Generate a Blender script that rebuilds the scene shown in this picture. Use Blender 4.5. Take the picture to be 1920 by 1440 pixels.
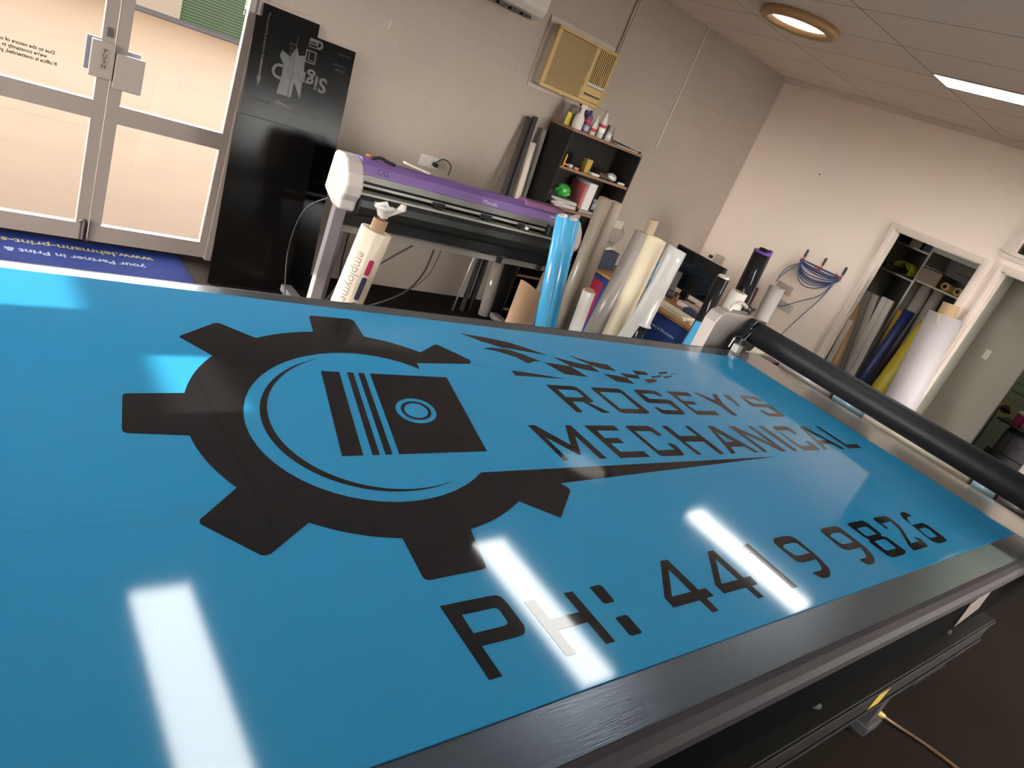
import bpy, bmesh, math, random
from mathutils import Vector, Matrix

random.seed(7)
for o in list(bpy.data.objects):
    bpy.data.objects.remove(o, do_unlink=True)
SC = bpy.context.scene
COL = SC.collection

# ---------------------------------------------------------------- camera
cam_d = bpy.data.cameras.new('camera')
cam_d.sensor_fit = 'HORIZONTAL'
cam_d.sensor_width = 36.0
cam_d.lens = 36.0 * 1318.25 / 1920.0
cam_d.clip_start = 0.02
cam_d.clip_end = 200
cam = bpy.data.objects.new('camera', cam_d)
COL.objects.link(cam)
right = Vector((0.75332853, -0.5504738, 0.35982596))
down = Vector((0.03646587, -0.51133755, -0.85860593))
fwd = Vector((0.6566326, 0.65993371, -0.36513166))
cam.matrix_world = Matrix(((right.x, -down.x, -fwd.x, 0.0), (right.y, -down.y, -fwd.y, 0.0),
                           (right.z, -down.z, -fwd.z, 1.82), (0, 0, 0, 1)))
SC.camera = cam

# ---------------------------------------------------------------- sky, sun, exposure
W = bpy.data.worlds.new('sky')
SC.world = W
W.use_nodes = True
bg = W.node_tree.nodes['Background']
bg.inputs[0].default_value = (1.0, 0.95, 0.93, 1)
bg.inputs[1].default_value = 7.0
sun_d = bpy.data.lights.new('sun', 'SUN')
sun_d.energy = 3.7
sun_d.color = (1.0, 0.87, 0.70)
sun_d.angle = math.radians(0.53)
sun = bpy.data.objects.new('sun', sun_d)
COL.objects.link(sun)
sun.rotation_euler = Vector((1.0, 0.07, -0.42)).to_track_quat('-Z', 'Y').to_euler()
SC.view_settings.view_transform = 'Standard'
SC.view_settings.look = 'None'
SC.view_settings.gamma = 1.0
SC.view_settings.use_curve_mapping = False
SC.view_settings.exposure = 2.62
PANEL = 2.3          # radiance of the ceiling light panels

# ---------------------------------------------------------------- materials
MATS = {}


def mat(name, col, rough=0.5, metal=0.0, spec=0.5, var=0.06, scale=6.0, bump=0.0, bscale=60.0,
        emit=None, estr=0.0, coat=0.0, stretch=None, col2=None):
    """Principled material with a procedural noise in its colour, roughness and bump."""
    if name in MATS:
        return MATS[name]
    m = bpy.data.materials.new(name)
    m.use_nodes = True
    nt = m.node_tree
    p = nt.nodes['Principled BSDF']
    p.inputs['Roughness'].default_value = rough
    p.inputs['Metallic'].default_value = metal
    p.inputs['Specular IOR Level'].default_value = spec
    p.inputs['Coat Weight'].default_value = coat
    tc = nt.nodes.new('ShaderNodeTexCoord')
    mp = nt.nodes.new('ShaderNodeMapping')
    if stretch:
        mp.inputs['Scale'].default_value = stretch
    nt.links.new(tc.outputs['Object'], mp.inputs[0])
    n = nt.nodes.new('ShaderNodeTexNoise')
    n.inputs['Scale'].default_value = scale
    n.inputs['Detail'].default_value = 4
    nt.links.new(mp.outputs[0], n.inputs['Vector'])
    mx = nt.nodes.new('ShaderNodeMix')
    mx.data_type = 'RGBA'
    if col2 is None:
        a = [c * (1 - var) for c in col]
        b = [min(1, c * (1 + var)) for c in col]
    else:
        a, b = col, col2
    mx.inputs[6].default_value = (*a, 1)
    mx.inputs[7].default_value = (*b, 1)
    nt.links.new(n.outputs['Fac'], mx.inputs[0])
    nt.links.new(mx.outputs[2], p.inputs['Base Color'])
    if bump:
        n2 = nt.nodes.new('ShaderNodeTexNoise')
        n2.inputs['Scale'].default_value = bscale
        n2.inputs['Detail'].default_value = 3
        nt.links.new(mp.outputs[0], n2.inputs['Vector'])
        bp = nt.nodes.new('ShaderNodeBump')
        bp.inputs['Strength'].default_value = bump
        bp.inputs['Distance'].default_value = 0.003
        nt.links.new(n2.outputs['Fac'], bp.inputs['Height'])
        nt.links.new(bp.outputs[0], p.inputs['Normal'])
    if emit:
        p.inputs['Emission Color'].default_value = (*emit, 1)
        p.inputs['Emission Strength'].default_value = estr
    MATS[name] = m
    return m


def glass(name, tint=(0.96, 0.97, 0.96), refl=0.06, rough=0.0):
    if name in MATS:
        return MATS[name]
    m = bpy.data.materials.new(name)
    m.use_nodes = True
    nt = m.node_tree
    nt.nodes.clear()
    out = nt.nodes.new('ShaderNodeOutputMaterial')
    tr = nt.nodes.new('ShaderNodeBsdfTransparent')
    tr.inputs[0].default_value = (*tint, 1)
    gl = nt.nodes.new('ShaderNodeBsdfGlossy')
    gl.inputs['Roughness'].default_value = rough
    mx = nt.nodes.new('ShaderNodeMixShader')
    lw = nt.nodes.new('ShaderNodeFresnel')
    lw.inputs[0].default_value = 1.0 + refl * 4
    nt.links.new(lw.outputs[0], mx.inputs[0])
    nt.links.new(tr.outputs[0], mx.inputs[1])
    nt.links.new(gl.outputs[0], mx.inputs[2])
    nt.links.new(mx.outputs[0], out.inputs[0])
    MATS[name] = m
    return m


def grid_mat(name, base, line, wid, hei, mortar, off, ux, uy, axes, rough=0.7, bump=0.3, freq=2, spec=0.3, mott=0.05, lsm=0.1):
    """Blocks or tiles: a Brick Texture laid in metres on the two named object axes."""
    m = bpy.data.materials.new(name)
    m.use_nodes = True
    nt = m.node_tree
    p = nt.nodes['Principled BSDF']
    p.inputs['Roughness'].default_value = rough
    p.inputs['Specular IOR Level'].default_value = spec
    tc = nt.nodes.new('ShaderNodeTexCoord')
    sp = nt.nodes.new('ShaderNodeSeparateXYZ')
    nt.links.new(tc.outputs['Object'], sp.inputs[0])
    cb = nt.nodes.new('ShaderNodeCombineXYZ')
    for i, (a, u) in enumerate(zip(axes, (ux, uy))):
        ad = nt.nodes.new('ShaderNodeMath')
        ad.operation = 'ADD'
        ad.inputs[1].default_value = u
        nt.links.new(sp.outputs[a], ad.inputs[0])
        nt.links.new(ad.outputs[0], cb.inputs[i])
    b = nt.nodes.new('ShaderNodeTexBrick')
    b.offset = off
    b.offset_frequency = freq
    b.inputs['Scale'].default_value = 1.0
    b.inputs['Brick Width'].default_value = wid
    b.inputs['Row Height'].default_value = hei
    b.inputs['Mortar Size'].default_value = mortar
    b.inputs['Mortar Smooth'].default_value = lsm
    b.inputs['Color1'].default_value = (*base, 1)
    b.inputs['Color2'].default_value = (*[c * 0.97 for c in base], 1)
    b.inputs['Mortar'].default_value = (*line, 1)
    nt.links.new(cb.outputs[0], b.inputs['Vector'])
    n = nt.nodes.new('ShaderNodeTexNoise')
    n.inputs['Scale'].default_value = 3
    n.inputs['Detail'].default_value = 5
    nt.links.new(tc.outputs['Object'], n.inputs['Vector'])
    mr = nt.nodes.new('ShaderNodeMapRange')
    mr.inputs[3].default_value = 1 - mott
    mr.inputs[4].default_value = 1 + mott
    nt.links.new(n.outputs['Fac'], mr.inputs[0])
    mx = nt.nodes.new('ShaderNodeVectorMath')
    mx.operation = 'SCALE'
    nt.links.new(b.outputs['Color'], mx.inputs[0])
    nt.links.new(mr.outputs[0], mx.inputs['Scale'])
    nt.links.new(mx.outputs[0], p.inputs['Base Color'])
    n2 = nt.nodes.new('ShaderNodeTexNoise')
    n2.inputs['Scale'].default_value = 90
    nt.links.new(tc.outputs['Object'], n2.inputs['Vector'])
    sb = nt.nodes.new('ShaderNodeMath')
    sb.operation = 'MULTIPLY_ADD'
    sb.inputs[1].default_value = -1.0
    nt.links.new(b.outputs['Fac'], sb.inputs[0])
    ml = nt.nodes.new('ShaderNodeMath')
    ml.operation = 'MULTIPLY'
    ml.inputs[1].default_value = 0.25
    nt.links.new(n2.outputs['Fac'], ml.inputs[0])
    nt.links.new(ml.outputs[0], sb.inputs[2])
    bp = nt.nodes.new('ShaderNodeBump')
    bp.inputs['Strength'].default_value = bump
    bp.inputs['Distance'].default_value = 0.004
    nt.links.new(sb.outputs[0], bp.inputs['Height'])
    nt.links.new(bp.outputs[0], p.inputs['Normal'])
    return m


# ---------------------------------------------------------------- mesh builder
class MB:
    def __init__(s):
        s.v, s.f, s.sm = [], [], []

    def add(s, vs, fs, smooth=False):
        k = len(s.v)
        s.v += [tuple(v) for v in vs]
        s.f += [tuple(i + k for i in f) for f in fs]
        s.sm += [smooth] * len(fs)
        return s

    def box(s, x0, x1, y0, y1, z0, z1, rot=None, at=None):
        vs = [Vector((x, y, z)) for x in (x0, x1) for y in (y0, y1) for z in (z0, z1)]
        if rot is not None:
            c = Vector(at) if at is not None else Vector(((x0 + x1) / 2, (y0 + y1) / 2, (z0 + z1) / 2))
            vs = [rot @ (v - c) + c for v in vs]
        return s.add(vs, [(0, 1, 3, 2), (4, 6, 7, 5), (0, 4, 5, 1), (2, 3, 7, 6), (0, 2, 6, 4), (1, 5, 7, 3)])

    def prism(s, poly, axis, a, b):
        """poly in the two other axes (in x,y,z order), extruded along axis from a to b."""
        n = len(poly)

        def P(q, t):
            return {'x': (t, q[0], q[1]), 'y': (q[0], t, q[1]), 'z': (q[0], q[1], t)}[axis]
        vs = [P(q, a) for q in poly] + [P(q, b) for q in poly]
        fs = [tuple(range(n)), tuple(range(2 * n - 1, n - 1, -1))]
        fs += [(i, i + n, (i + 1) % n + n, (i + 1) % n) for i in range(n)]
        return s.add(vs, fs)

    def lathe(s, p0, p1, prof, n=28, cap=True):
        """prof: list of (t 0..1 along p0-p1, radius)."""
        p0, p1 = Vector(p0), Vector(p1)
        d = p1 - p0
        u = d.normalized().orthogonal().normalized()
        w = d.normalized().cross(u)
        vs, fs = [], []
        for t, r in prof:
            c = p0 + d * t
            for i in range(n):
                a = 2 * math.pi * i / n
                vs.append(c + (u * math.cos(a) + w * math.sin(a)) * max(r, 1e-5))
        for k in range(len(prof) - 1):
            for i in range(n):
                j = (i + 1) % n
                fs.append((k * n + i, k * n + j, (k + 1) * n + j, (k + 1) * n + i))
        s.add(vs, fs, True)
        if cap:
            m = len(prof) - 1
            s.add([vs[i] for i in range(n)], [tuple(range(n - 1, -1, -1))])
            s.add([vs[m * n + i] for i in range(n)], [tuple(range(n))])
        return s

    def cyl(s, p0, p1, r, r2=None, n=28):
        return s.lathe(p0, p1, [(0, r), (1, r if r2 is None else r2)], n)

    def pipe(s, p0, p1, ro, ri, n=32, t0=0.0, t1=1.0):
        """hollow tube with open ends."""
        return s.lathe(p0, p1, [(t0, ri), (t0, ro), (t1, ro), (t1, ri), (t0, ri)], n, cap=False)

    def tube(s, pts, r, n=8, close=False):
        pts = [Vector(p) for p in pts]
        m = len(pts)
        vs, fs = [], []
        u = None
        for i, p in enumerate(pts):
            a = pts[i - 1] if (i > 0 or close) else pts[i]
            b = pts[(i + 1) % m] if (i < m - 1 or close) else pts[i]
            d = (b - a).normalized()
            u = d.orthogonal().normalized() if u is None else (u - d * u.dot(d)).normalized()
            w = d.cross(u)
            rr = r[i] if isinstance(r, (list, tuple)) else r
            for k in range(n):
                t = 2 * math.pi * k / n
                vs.append(p + (u * math.cos(t) + w * math.sin(t)) * rr)
        for i in range(m if close else m - 1):
            for k in range(n):
                l = (k + 1) % n
                j = (i + 1) % m
                fs.append((i * n + k, i * n + l, j * n + l, j * n + k))
        if not close:
            fs.append(tuple(range(n - 1, -1, -1)))
            fs.append(tuple((m - 1) * n + k for k in range(n)))
        return s.add(vs, fs, True)

    def sheet(s, rows, th=0.001):
        """a grid of points (rows of equal length) given a thickness along its normals."""
        R, Cn = len(rows), len(rows[0])
        P = [[Vector(p) for p in r] for r in rows]
        top, bot = [], []
        for i in range(R):
            for j in range(Cn):
                du = P[min(i + 1, R - 1)][j] - P[max(i - 1, 0)][j]
                dv = P[i][min(j + 1, Cn - 1)] - P[i][max(j - 1, 0)]
                nn = du.cross(dv)
                nn = nn.normalized() if nn.length > 1e-9 else Vector((0, 0, 1))
                top.append(P[i][j] + nn * th / 2)
                bot.append(P[i][j] - nn * th / 2)
        N = R * Cn
        fs = []
        for i in range(R - 1):
            for j in range(Cn - 1):
                a, b, c, d = i * Cn + j, i * Cn + j + 1, (i + 1) * Cn + j + 1, (i + 1) * Cn + j
                fs.append((a, d, c, b))
                fs.append((a + N, b + N, c + N, d + N))
        edge = [j for j in range(Cn)] + [i * Cn + Cn - 1 for i in range(1, R)] + \
               [(R - 1) * Cn + j for j in range(Cn - 2, -1, -1)] + [i * Cn for i in range(R - 2, 0, -1)]
        for k in range(len(edge)):
            a, b = edge[k], edge[(k + 1) % len(edge)]
            fs.append((a, b, b + N, a + N))
        return s.add(top + bot, fs, True)

    def build(s, name, m, parent=None, bevel=0.0, seg=2):
        me = bpy.data.meshes.new(name)
        me.from_pydata(s.v, [], s.f)
        me.polygons.foreach_set('use_smooth', s.sm)
        bm = bmesh.new()
        bm.from_mesh(me)
        bmesh.ops.recalc_face_normals(bm, faces=bm.faces)
        bm.to_mesh(me)
        bm.free()
        me.materials.append(m)
        o = bpy.data.objects.new(name, me)
        COL.objects.link(o)
        if bevel:
            b = o.modifiers.new('bevel', 'BEVEL')
            b.width = bevel
            b.segments = seg
            b.limit_method = 'ANGLE'
            b.angle_limit = math.radians(40)
        if parent is not None:
            o.parent = parent
            o.matrix_parent_inverse = inv(parent)
        return o


def inv(parent):
    """parts are modelled in world coordinates: cancel the root's own offset."""
    return Matrix.Translation(-parent.location) if parent.parent is None else Matrix.Identity(4)


def tag(o, label=None, cat=None, group=None, kind=None):
    if label:
        o['label'] = label
    if cat:
        o['category'] = cat
    if group:
        o['group'] = group
    if kind:
        o['kind'] = kind
    return o


def thing(name, label, cat, loc=(0, 0, 0), group=None):
    o = bpy.data.objects.new(name, None)
    o.empty_display_size = 0.05
    COL.objects.link(o)
    o.location = loc
    return tag(o, label, cat, group)


def struct(name, mb, m, bevel=0.0):
    return tag(mb.build(name, m, bevel=bevel), kind='structure')


def flat_shape(polys, z, name, m, parent, fn=None):
    """flat filled shape with holes (polys: outline, hole, ...), z thick 0.4 mm via two skins."""
    bm = bmesh.new()
    es = []
    for P in polys:
        vs = [bm.verts.new((p[0], p[1], 0)) for p in P]
        for i in range(len(vs)):
            es.append(bm.edges.new((vs[i], vs[(i + 1) % len(vs)])))
    bmesh.ops.triangle_fill(bm, use_beauty=True, edges=es, normal=(0, 0, 1))
    return bm


def shapes_obj(name, shapes, m, parent, xf, sub=0):
    """many flat shapes in one mesh; xf maps (u, v) to a 3D point."""
    me = bpy.data.meshes.new(name)
    bm = bmesh.new()
    for polys in shapes:
        b = flat_shape(polys, 0, name, m, parent)
        t = bpy.data.meshes.new('tmp')
        b.to_mesh(t)
        b.free()
        bm.from_mesh(t)
        bpy.data.meshes.remove(t)
    if sub:
        bmesh.ops.subdivide_edges(bm, edges=bm.edges[:], cuts=sub, use_grid_fill=True)
    for v in bm.verts:
        v.co = Vector(xf(v.co.x, v.co.y))
    bm.to_mesh(me)
    bm.free()
    me.materials.append(m)
    o = bpy.data.objects.new(name, me)
    COL.objects.link(o)
    if parent is not None:
        o.parent = parent
        o.matrix_parent_inverse = inv(parent)
    return o


def text_obj(name, s, size, m, parent, xf, align='CENTER', sub=0, bold=0.0, shear=0.0, space=1.0):
    """lettering: the built-in font turned into a mesh, mapped to the world by xf(u, v)."""
    cu = bpy.data.curves.new('tmp_text', 'FONT')
    cu.body = s
    cu.size = size
    cu.align_x = align
    cu.align_y = 'CENTER'
    cu.offset = bold
    cu.shear = shear
    cu.space_character = space
    cu.resolution_u = 4
    t = bpy.data.objects.new('tmp_text', cu)
    COL.objects.link(t)
    bpy.context.view_layer.update()
    me = bpy.data.meshes.new_from_object(t.evaluated_get(bpy.context.evaluated_depsgraph_get()))
    bpy.data.objects.remove(t)
    bpy.data.curves.remove(cu)
    bm = bmesh.new()
    bm.from_mesh(me)
    if sub:
        bmesh.ops.triangulate(bm, faces=bm.faces[:])
        bmesh.ops.subdivide_edges(bm, edges=bm.edges[:], cuts=sub, use_grid_fill=True)
    for v in bm.verts:
        v.co = Vector(xf(v.co.x, v.co.y))
    bm.to_mesh(me)
    bm.free()
    me.name = name
    me.materials.clear()
    me.materials.append(m)
    o = bpy.data.objects.new(name, me)
    COL.objects.link(o)
    if parent is not None:
        o.parent = parent
        o.matrix_parent_inverse = inv(parent)
    return o


def plane_xf(o, u, v):
    o, u, v = Vector(o), Vector(u), Vector(v)
    return lambda a, b: o + u * a + v * b


def cat_path(pts, n=6):
    """smooth a polyline (Catmull-Rom)."""
    P = [Vector(p) for p in pts]
    out = []
    for i in range(len(P) - 1):
        p0, p1, p2, p3 = P[max(i - 1, 0)], P[i], P[i + 1], P[min(i + 2, len(P) - 1)]
        for k in range(n):
            t = k / n
            out.append(0.5 * ((2 * p1) + (p2 - p0) * t + (2 * p0 - 5 * p1 + 4 * p2 - p3) * t * t + (3 * p1 - p0 - 3 * p2 + p3) * t ** 3))
    out.append(P[-1])
    return out

# ================================================================= THE SETTING
YW, XR, XL, YF, ZC = 4.872, 6.824, -2.14, -3.0, 2.91
wall_paint = grid_mat('painted_block', (0.335, 0.274, 0.230), (0.352, 0.289, 0.245), 0.4, 0.2, 0.006, 0.5, 0.066, -0.125,
                      (0, 2), rough=0.55, bump=0.55, lsm=0.5)
block_side = grid_mat('painted_block_side', (0.335, 0.274, 0.230), (0.352, 0.289, 0.245), 0.4, 0.2, 0.006, 0.5, 0.066, -0.125,
                      (1, 2), rough=0.55, bump=0.55, lsm=0.5)
ceil_m = grid_mat('ceiling_tile', (0.84, 0.73, 0.64), (0.22, 0.17, 0.135), 0.605, 1.18, 0.004, 0.0, -0.422, -0.29,
                  (0, 1), rough=0.8, bump=0.2, freq=1, mott=0.03)
plaster = mat('plaster', (0.90, 0.765, 0.65), 0.45, var=0.03, scale=2.0, bump=0.03, bscale=120)
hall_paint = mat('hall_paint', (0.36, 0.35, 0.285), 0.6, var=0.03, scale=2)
trim_m = mat('trim_paint', (0.72, 0.62, 0.54), 0.35, var=0.02)
wall_trim_m = mat('wall_trim_paint', (0.42, 0.35, 0.30), 0.5, var=.03)
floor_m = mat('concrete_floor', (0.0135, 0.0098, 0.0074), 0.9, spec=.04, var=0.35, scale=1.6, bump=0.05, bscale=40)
alu = mat('door_aluminium', (0.20, 0.162, 0.140), 0.45, 0.0, var=0.03)
alu_dk = mat('shadow_gap', (0.03, 0.028, 0.027), 0.7)
pane = glass('window_glass')
white_p = mat('white_plastic', (0.50, 0.46, 0.41), 0.4, var=0.02)
black_p = mat('black_plastic', (0.009, 0.009, 0.010), 0.38, spec=.35, var=0.2)
dark_m = mat('dark_metal', (0.045, 0.045, 0.05), 0.4, 0.3, var=0.15)

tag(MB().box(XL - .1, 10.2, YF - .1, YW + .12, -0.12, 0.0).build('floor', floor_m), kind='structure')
tag(MB().box(XL - .1, 10.2, YF - .1, YW + .12, ZC, ZC + .1).build('ceiling', ceil_m), kind='structure')
b = MB()
b.box(XL - .1, .105, YW, YW + .12, 0, ZC).box(1.612, XR + .12, YW, YW + .12, 0, ZC).box(.105, 1.612, YW, YW + .12, 2.15, ZC)
struct('wall_back', b, wall_paint)
b = MB()
b.box(XR, XR + .1, 3.04, YW, 0, ZC).box(XR, XR + .1, 2.075, 2.24, 0, ZC).box(XR, XR + .1, 2.24, 3.04, 1.95, ZC)
b.box(XR, XR + .1, 1.12, 2.075, 1.957, 2.125).box(XR, XR + .1, .4, 2.075, 2.75, ZC).box(XR, XR + .1, .4, 1.12, 0, 2.125).box(XR, XR + .1, YF, .4, 0, ZC)
struct('wall_right', b, plaster)
b = MB()
b.box(XL - .1, XL, YF, 1.05, 0, ZC).box(XL - .1, XL, 1.05, 1.29, 0, 2.105).box(XL - .1, XL, 1.05, 1.29, 2.205, ZC)  # small high opening, added to throw a second sun patch on the table
b.box(XL - .1, XL, 1.29, 1.455, 0, ZC).box(XL - .1, XL, 1.455, 3.95, 2.102, ZC).box(XL - .1, XL, 3.95, YW, 0, ZC)
struct('wall_left', b, block_side)
struct('wall_front', MB().box(XL - .1, 3.9, YF - .1, YF, 0, ZC).box(6.4, XR + .1, YF - .1, YF, 0, ZC).box(3.9, 6.4, YF - .1, YF, 0, .8).box(3.9, 6.4, YF - .1, YF, 2.6, ZC), plaster)  # opening left for the added front window
# rooms behind the right wall
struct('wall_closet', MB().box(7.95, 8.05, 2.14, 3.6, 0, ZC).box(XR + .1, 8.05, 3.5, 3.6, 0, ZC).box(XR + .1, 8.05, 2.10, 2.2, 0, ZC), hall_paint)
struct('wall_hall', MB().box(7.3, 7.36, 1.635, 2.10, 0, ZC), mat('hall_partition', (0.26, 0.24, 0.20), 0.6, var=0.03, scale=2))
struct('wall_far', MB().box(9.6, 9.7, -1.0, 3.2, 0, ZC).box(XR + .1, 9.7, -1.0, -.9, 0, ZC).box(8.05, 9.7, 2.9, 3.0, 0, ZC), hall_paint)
struct('trim_5', MB().box(7.29, 7.365, 1.622, 1.634, 0, .93), mat('edge_strip_dark', (0.03, 0.03, 0.027), 0.6))
# skirting, cornice and frames
struct('baseboard_right', MB().box(XR - .012, XR, 3.12, YW - .012, 0, .09), trim_m)
struct('trim_1', MB().prism([(XR - .001, ZC - .001), (XR - .04, ZC - .001), (XR - .036, ZC - .014), (XR - .012, ZC - .040), (XR - .001, ZC - .045)], 'y', YF, YW - .001), trim_m)


def frame(name, y0, y1, z1, w=.052, d=.018, xin=.1):
    """architrave and lining of an opening in the right wall (opening y0..y1, head z1)."""
    b = MB()
    for (a, c) in ((y0 - w, y0), (y1, y1 + w)):
        b.box(XR - d, XR, a, c, 0, z1 + w)
        b.box(XR - d - .006, XR - d + .004, a + .012, c - .014, 0, z1 + w - .014)
    b.box(XR - d, XR, y0, y1, z1, z1 + w)
    b.box(XR - d - .006, XR - d + .004, y0, y1, z1 + .014, z1 + w - .014)
    for (a, c) in ((y0, y0 + .014), (y1 - .014, y1)):
        b.box(XR, XR + xin, a, c, 0, z1)
    b.box(XR, XR + xin, y0, y1, z1 - .014, z1)
    struct(name, b, trim_m)


frame('trim_2', 2.240, 3.040, 1.950)
frame('trim_3', 1.12, 2.075, 1.957, w=.05)
b = MB()
b.box(XR - .018, XR, 2.075, 2.12, 2.09, 2.80).box(XR - .018, XR, .36, .40, 2.09, 2.80).box(XR - .018, XR, .40, 2.075, 2.75, 2.80)
b.box(XR - .03, XR + .1, .34, 2.15, 2.095, 2.125).box(XR - .018, XR, .36, 2.15, 2.055, 2.09)
w1 = tag(b.build('window_1', trim_m), kind='structure')
MB().box(XR + .045, XR + .051, .40, 2.075, 2.125, 2.75).build('pane', glass('hall_glass', (0.8, 0.83, 0.78), 0.05), w1)
# glazed front on the left, out of frame, added to let the low sun in
b = MB()
for y in (1.455, 2.28, 3.105, 3.91):
    b.box(XL - .075, XL - .03, y, y + .04, 0, 2.102)
b.box(XL - .075, XL - .03, 1.455, 3.95, 0, .06)
w2 = tag(b.build('window_2', alu), kind='structure')
MB().box(XL - .055, XL - .05, 1.455, 3.95, .06, 2.102).build('pane', pane, w2)

b = MB()  # unseen front window, added to bring more daylight into the room
for x in (3.9, 5.13, 6.36):
    b.box(x, x + .04, YF - .075, YF - .03, .8, 2.6)
b.box(3.94, 6.36, YF - .075, YF - .03, .8, .86).box(3.94, 6.36, YF - .075, YF - .03, 2.54, 2.6)
w3 = tag(b.build('added_window', alu), kind='structure')
MB().box(3.94, 6.36, YF - .055, YF - .05, .86, 2.54).build('pane', pane, w3)

# ---- double door in the block wall
b = MB()
b.box(.105, .145, YW - .012, YW + .10, 0, 2.15).box(1.572, 1.612, YW - .012, YW + .10, 0, 2.15).box(.105, 1.612, YW - .012, YW + .10, 2.11, 2.15)
b.box(1.604, 1.63, YW - .006, YW + .0, 0, 2.17)
struct('trim_4', b, alu)


def leaf(name, x0, x1, hinge_left):
    """glazed aluminium leaf: stiles, bottom, middle and top rail in one frame, two panes."""
    y0, y1 = YW + .012, YW + .057
    gx0, gx1 = (x0 + .04, x1 - .067) if hinge_left else (x0 + .062, x1 - .043)
    b = MB()
    b.box(x0, gx0, y0, y1, .008, 2.105).box(gx1, x1, y0, y1, .008, 2.105)
    b.box(gx0, gx1, y0, y1, .008, .115).box(gx0, gx1, y0, y1, .765, .871).box(gx0, gx1, y0, y1, 2.03, 2.105)
    d = tag(b.build(name, alu), kind='structure')
    MB().box(gx0, gx1, y0 + .02, y0 + .026, .115, .765).build('pane', pane, d)
    p = MB().box(gx0, gx1, y0 + .02, y0 + .026, .871, 2.03).build('pane', pane, d)
    return d, p


d1, p1 = leaf('door_1', .148, .857, True)
d2, p2 = leaf('door_2', .865, 1.569, False)
grey_t = mat('glass_lettering', (0.055, 0.045, 0.038), 0.7, spec=.1)
xf = plane_xf((.40, YW + .030, 1.060), (-1, 0, 0), (0, 0, 1))
for k, t in enumerate(('Due to the nature of our business', "we're constantly in and out.", 'If office is unattended, please call 042')):
    text_obj('lettering', t, .0265, grey_t, p1, (lambda k: lambda a, c: xf(a, c - .0285 * k))(k), bold=.0008)
pl = MB().box(.742, .862, YW - .016, YW + .010, 1.005, 1.205).build('push_plate', mat('push_plate', (0.235, 0.195, 0.17), 0.45, var=.02), d1, bevel=.004)
MB().box(.722, .80, YW + .030, YW + .040, 1.03, 1.213).build('pull_plate', mat('blue_grey_metal', (0.20, 0.20, 0.23), 0.5), d1)
ps = MB().box(.792, .830, YW - .020, YW - .016, 1.055, 1.172).build('push_sign', mat('sign_brown', (0.22, 0.17, 0.14), 0.5), pl)
for k, ch in enumerate('PUSH'):
    text_obj('lettering', ch, .032, grey_t if False else mat('sign_ink', (0.03, 0.03, 0.03), 0.5), pl,
             plane_xf((.811, YW - .0206, 1.156 - .028 * k), (1, 0, 0), (0, 0, 1)), bold=.001)
MB().box(.868, 1.02, YW - .016, YW + .010, .965, 1.165).build('push_plate', MATS['push_plate'], d2, bevel=.006)
MB().box(.90, 1.0, YW + .030, YW + .040, .99, 1.185).build('pull_plate', MATS['blue_grey_metal'], d2)
b = MB().box(.812, .838, YW + .004, YW + .013, 1.235, 1.285)
b.box(.820, .830, YW - .003, YW + .006, 1.245, 1.277)
b.build('lock', mat('lock_metal', (0.07, 0.062, 0.06), 0.4, 0.2), d1)
b = MB().box(.812, .848, YW - .008, YW + .012, .015, .12)
b.cyl((.83, YW - .012, .02), (.83, YW - .012, .15), .009).tube([(.80, YW - .014, .128), (.815, YW - .02, .145), (.83, YW - .02, .15), (.842, YW - .016, .13)], .006)
b.build('floor_bolt', mat('bolt_metal', (0.10, 0.08, 0.075), 0.5, 0.5), d1)

# ---- outside
conc = mat('outdoor_concrete', (0.0185, 0.0113, 0.0060), 0.8, spec=.05, var=0.16, scale=1.6, bump=0.1, bscale=30)
struct('ground', MB().box(-40, 60, YW + .12, 22.9, -.12, -.004).box(-40, XL - .1, -30, YW + .12, -.12, -.004).box(XL - .1, 40, -30, YF - .1, -.12, -.004), conc)
b = MB()
for y in (7.9, 9.6, 12.2, 15.5):
    b.add([(-20, y, -.0035), (40, y + .25, -.0035), (40, y + .262, -.0035), (-20, y + .012, -.0035)], [(0, 1, 2, 3)])
struct('ground_joint', b, mat('ground_joint', (0.0155, 0.0093, 0.0052), 0.9, spec=.05))
struct('kerb', MB().prism([(-40, 20.2), (60, 24.6), (60, 29.0), (-40, 24.6)], 'z', -.1, .03), mat('kerb_dark', (0.006, 0.0054, 0.0058), 0.8, spec=.05))
bd = thing('building', 'white building with a green roller shutter across the yard, seen through the right door leaf', 'building', (6, 25, 0))
b = MB().prism([(-10, 22.3), (5.6, 23.6), (5.6, 26), (-10, 26)], 'z', 0, 5)
b.prism([(9.2, 23.9), (22, 25), (22, 27), (9.2, 27)], 'z', 0, 5).prism([(5.6, 23.6), (9.2, 23.9), (9.2, 26), (5.6, 26)], 'z', 3.2, 5)
b.build('wall', mat('outdoor_white', (0.034, 0.027, 0.020), 0.7, spec=.05), bd)
b = MB()
for k in range(40):
    z = .08 * k
    b.prism([(5.6, 23.72 - .02), (9.2, 24.02 - .02), (9.2, 24.1), (5.6, 23.8)], 'z', z, z + .062)
b.prism([(5.6, 23.75), (9.2, 24.05), (9.2, 24.1), (5.6, 23.8)], 'z', 0, 3.2)
b.build('roller_shutter', mat('shutter_green', (0.0065, 0.0105, 0.0048), 0.6, spec=.05, var=.1), bd)
ps = thing('post', 'slim post in the yard whose shadow crosses the concrete', 'post', (-6.0, 6.45, 0))
MB().cyl((-6.0, 6.45, -.004), (-6.0, 6.45, 4.6), .07).build('shaft', dark_m, ps)
MB().cyl((-6.0, 6.45, 4.6), (-6.0, 6.45, 4.66), .10).build('cap', dark_m, ps)

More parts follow.
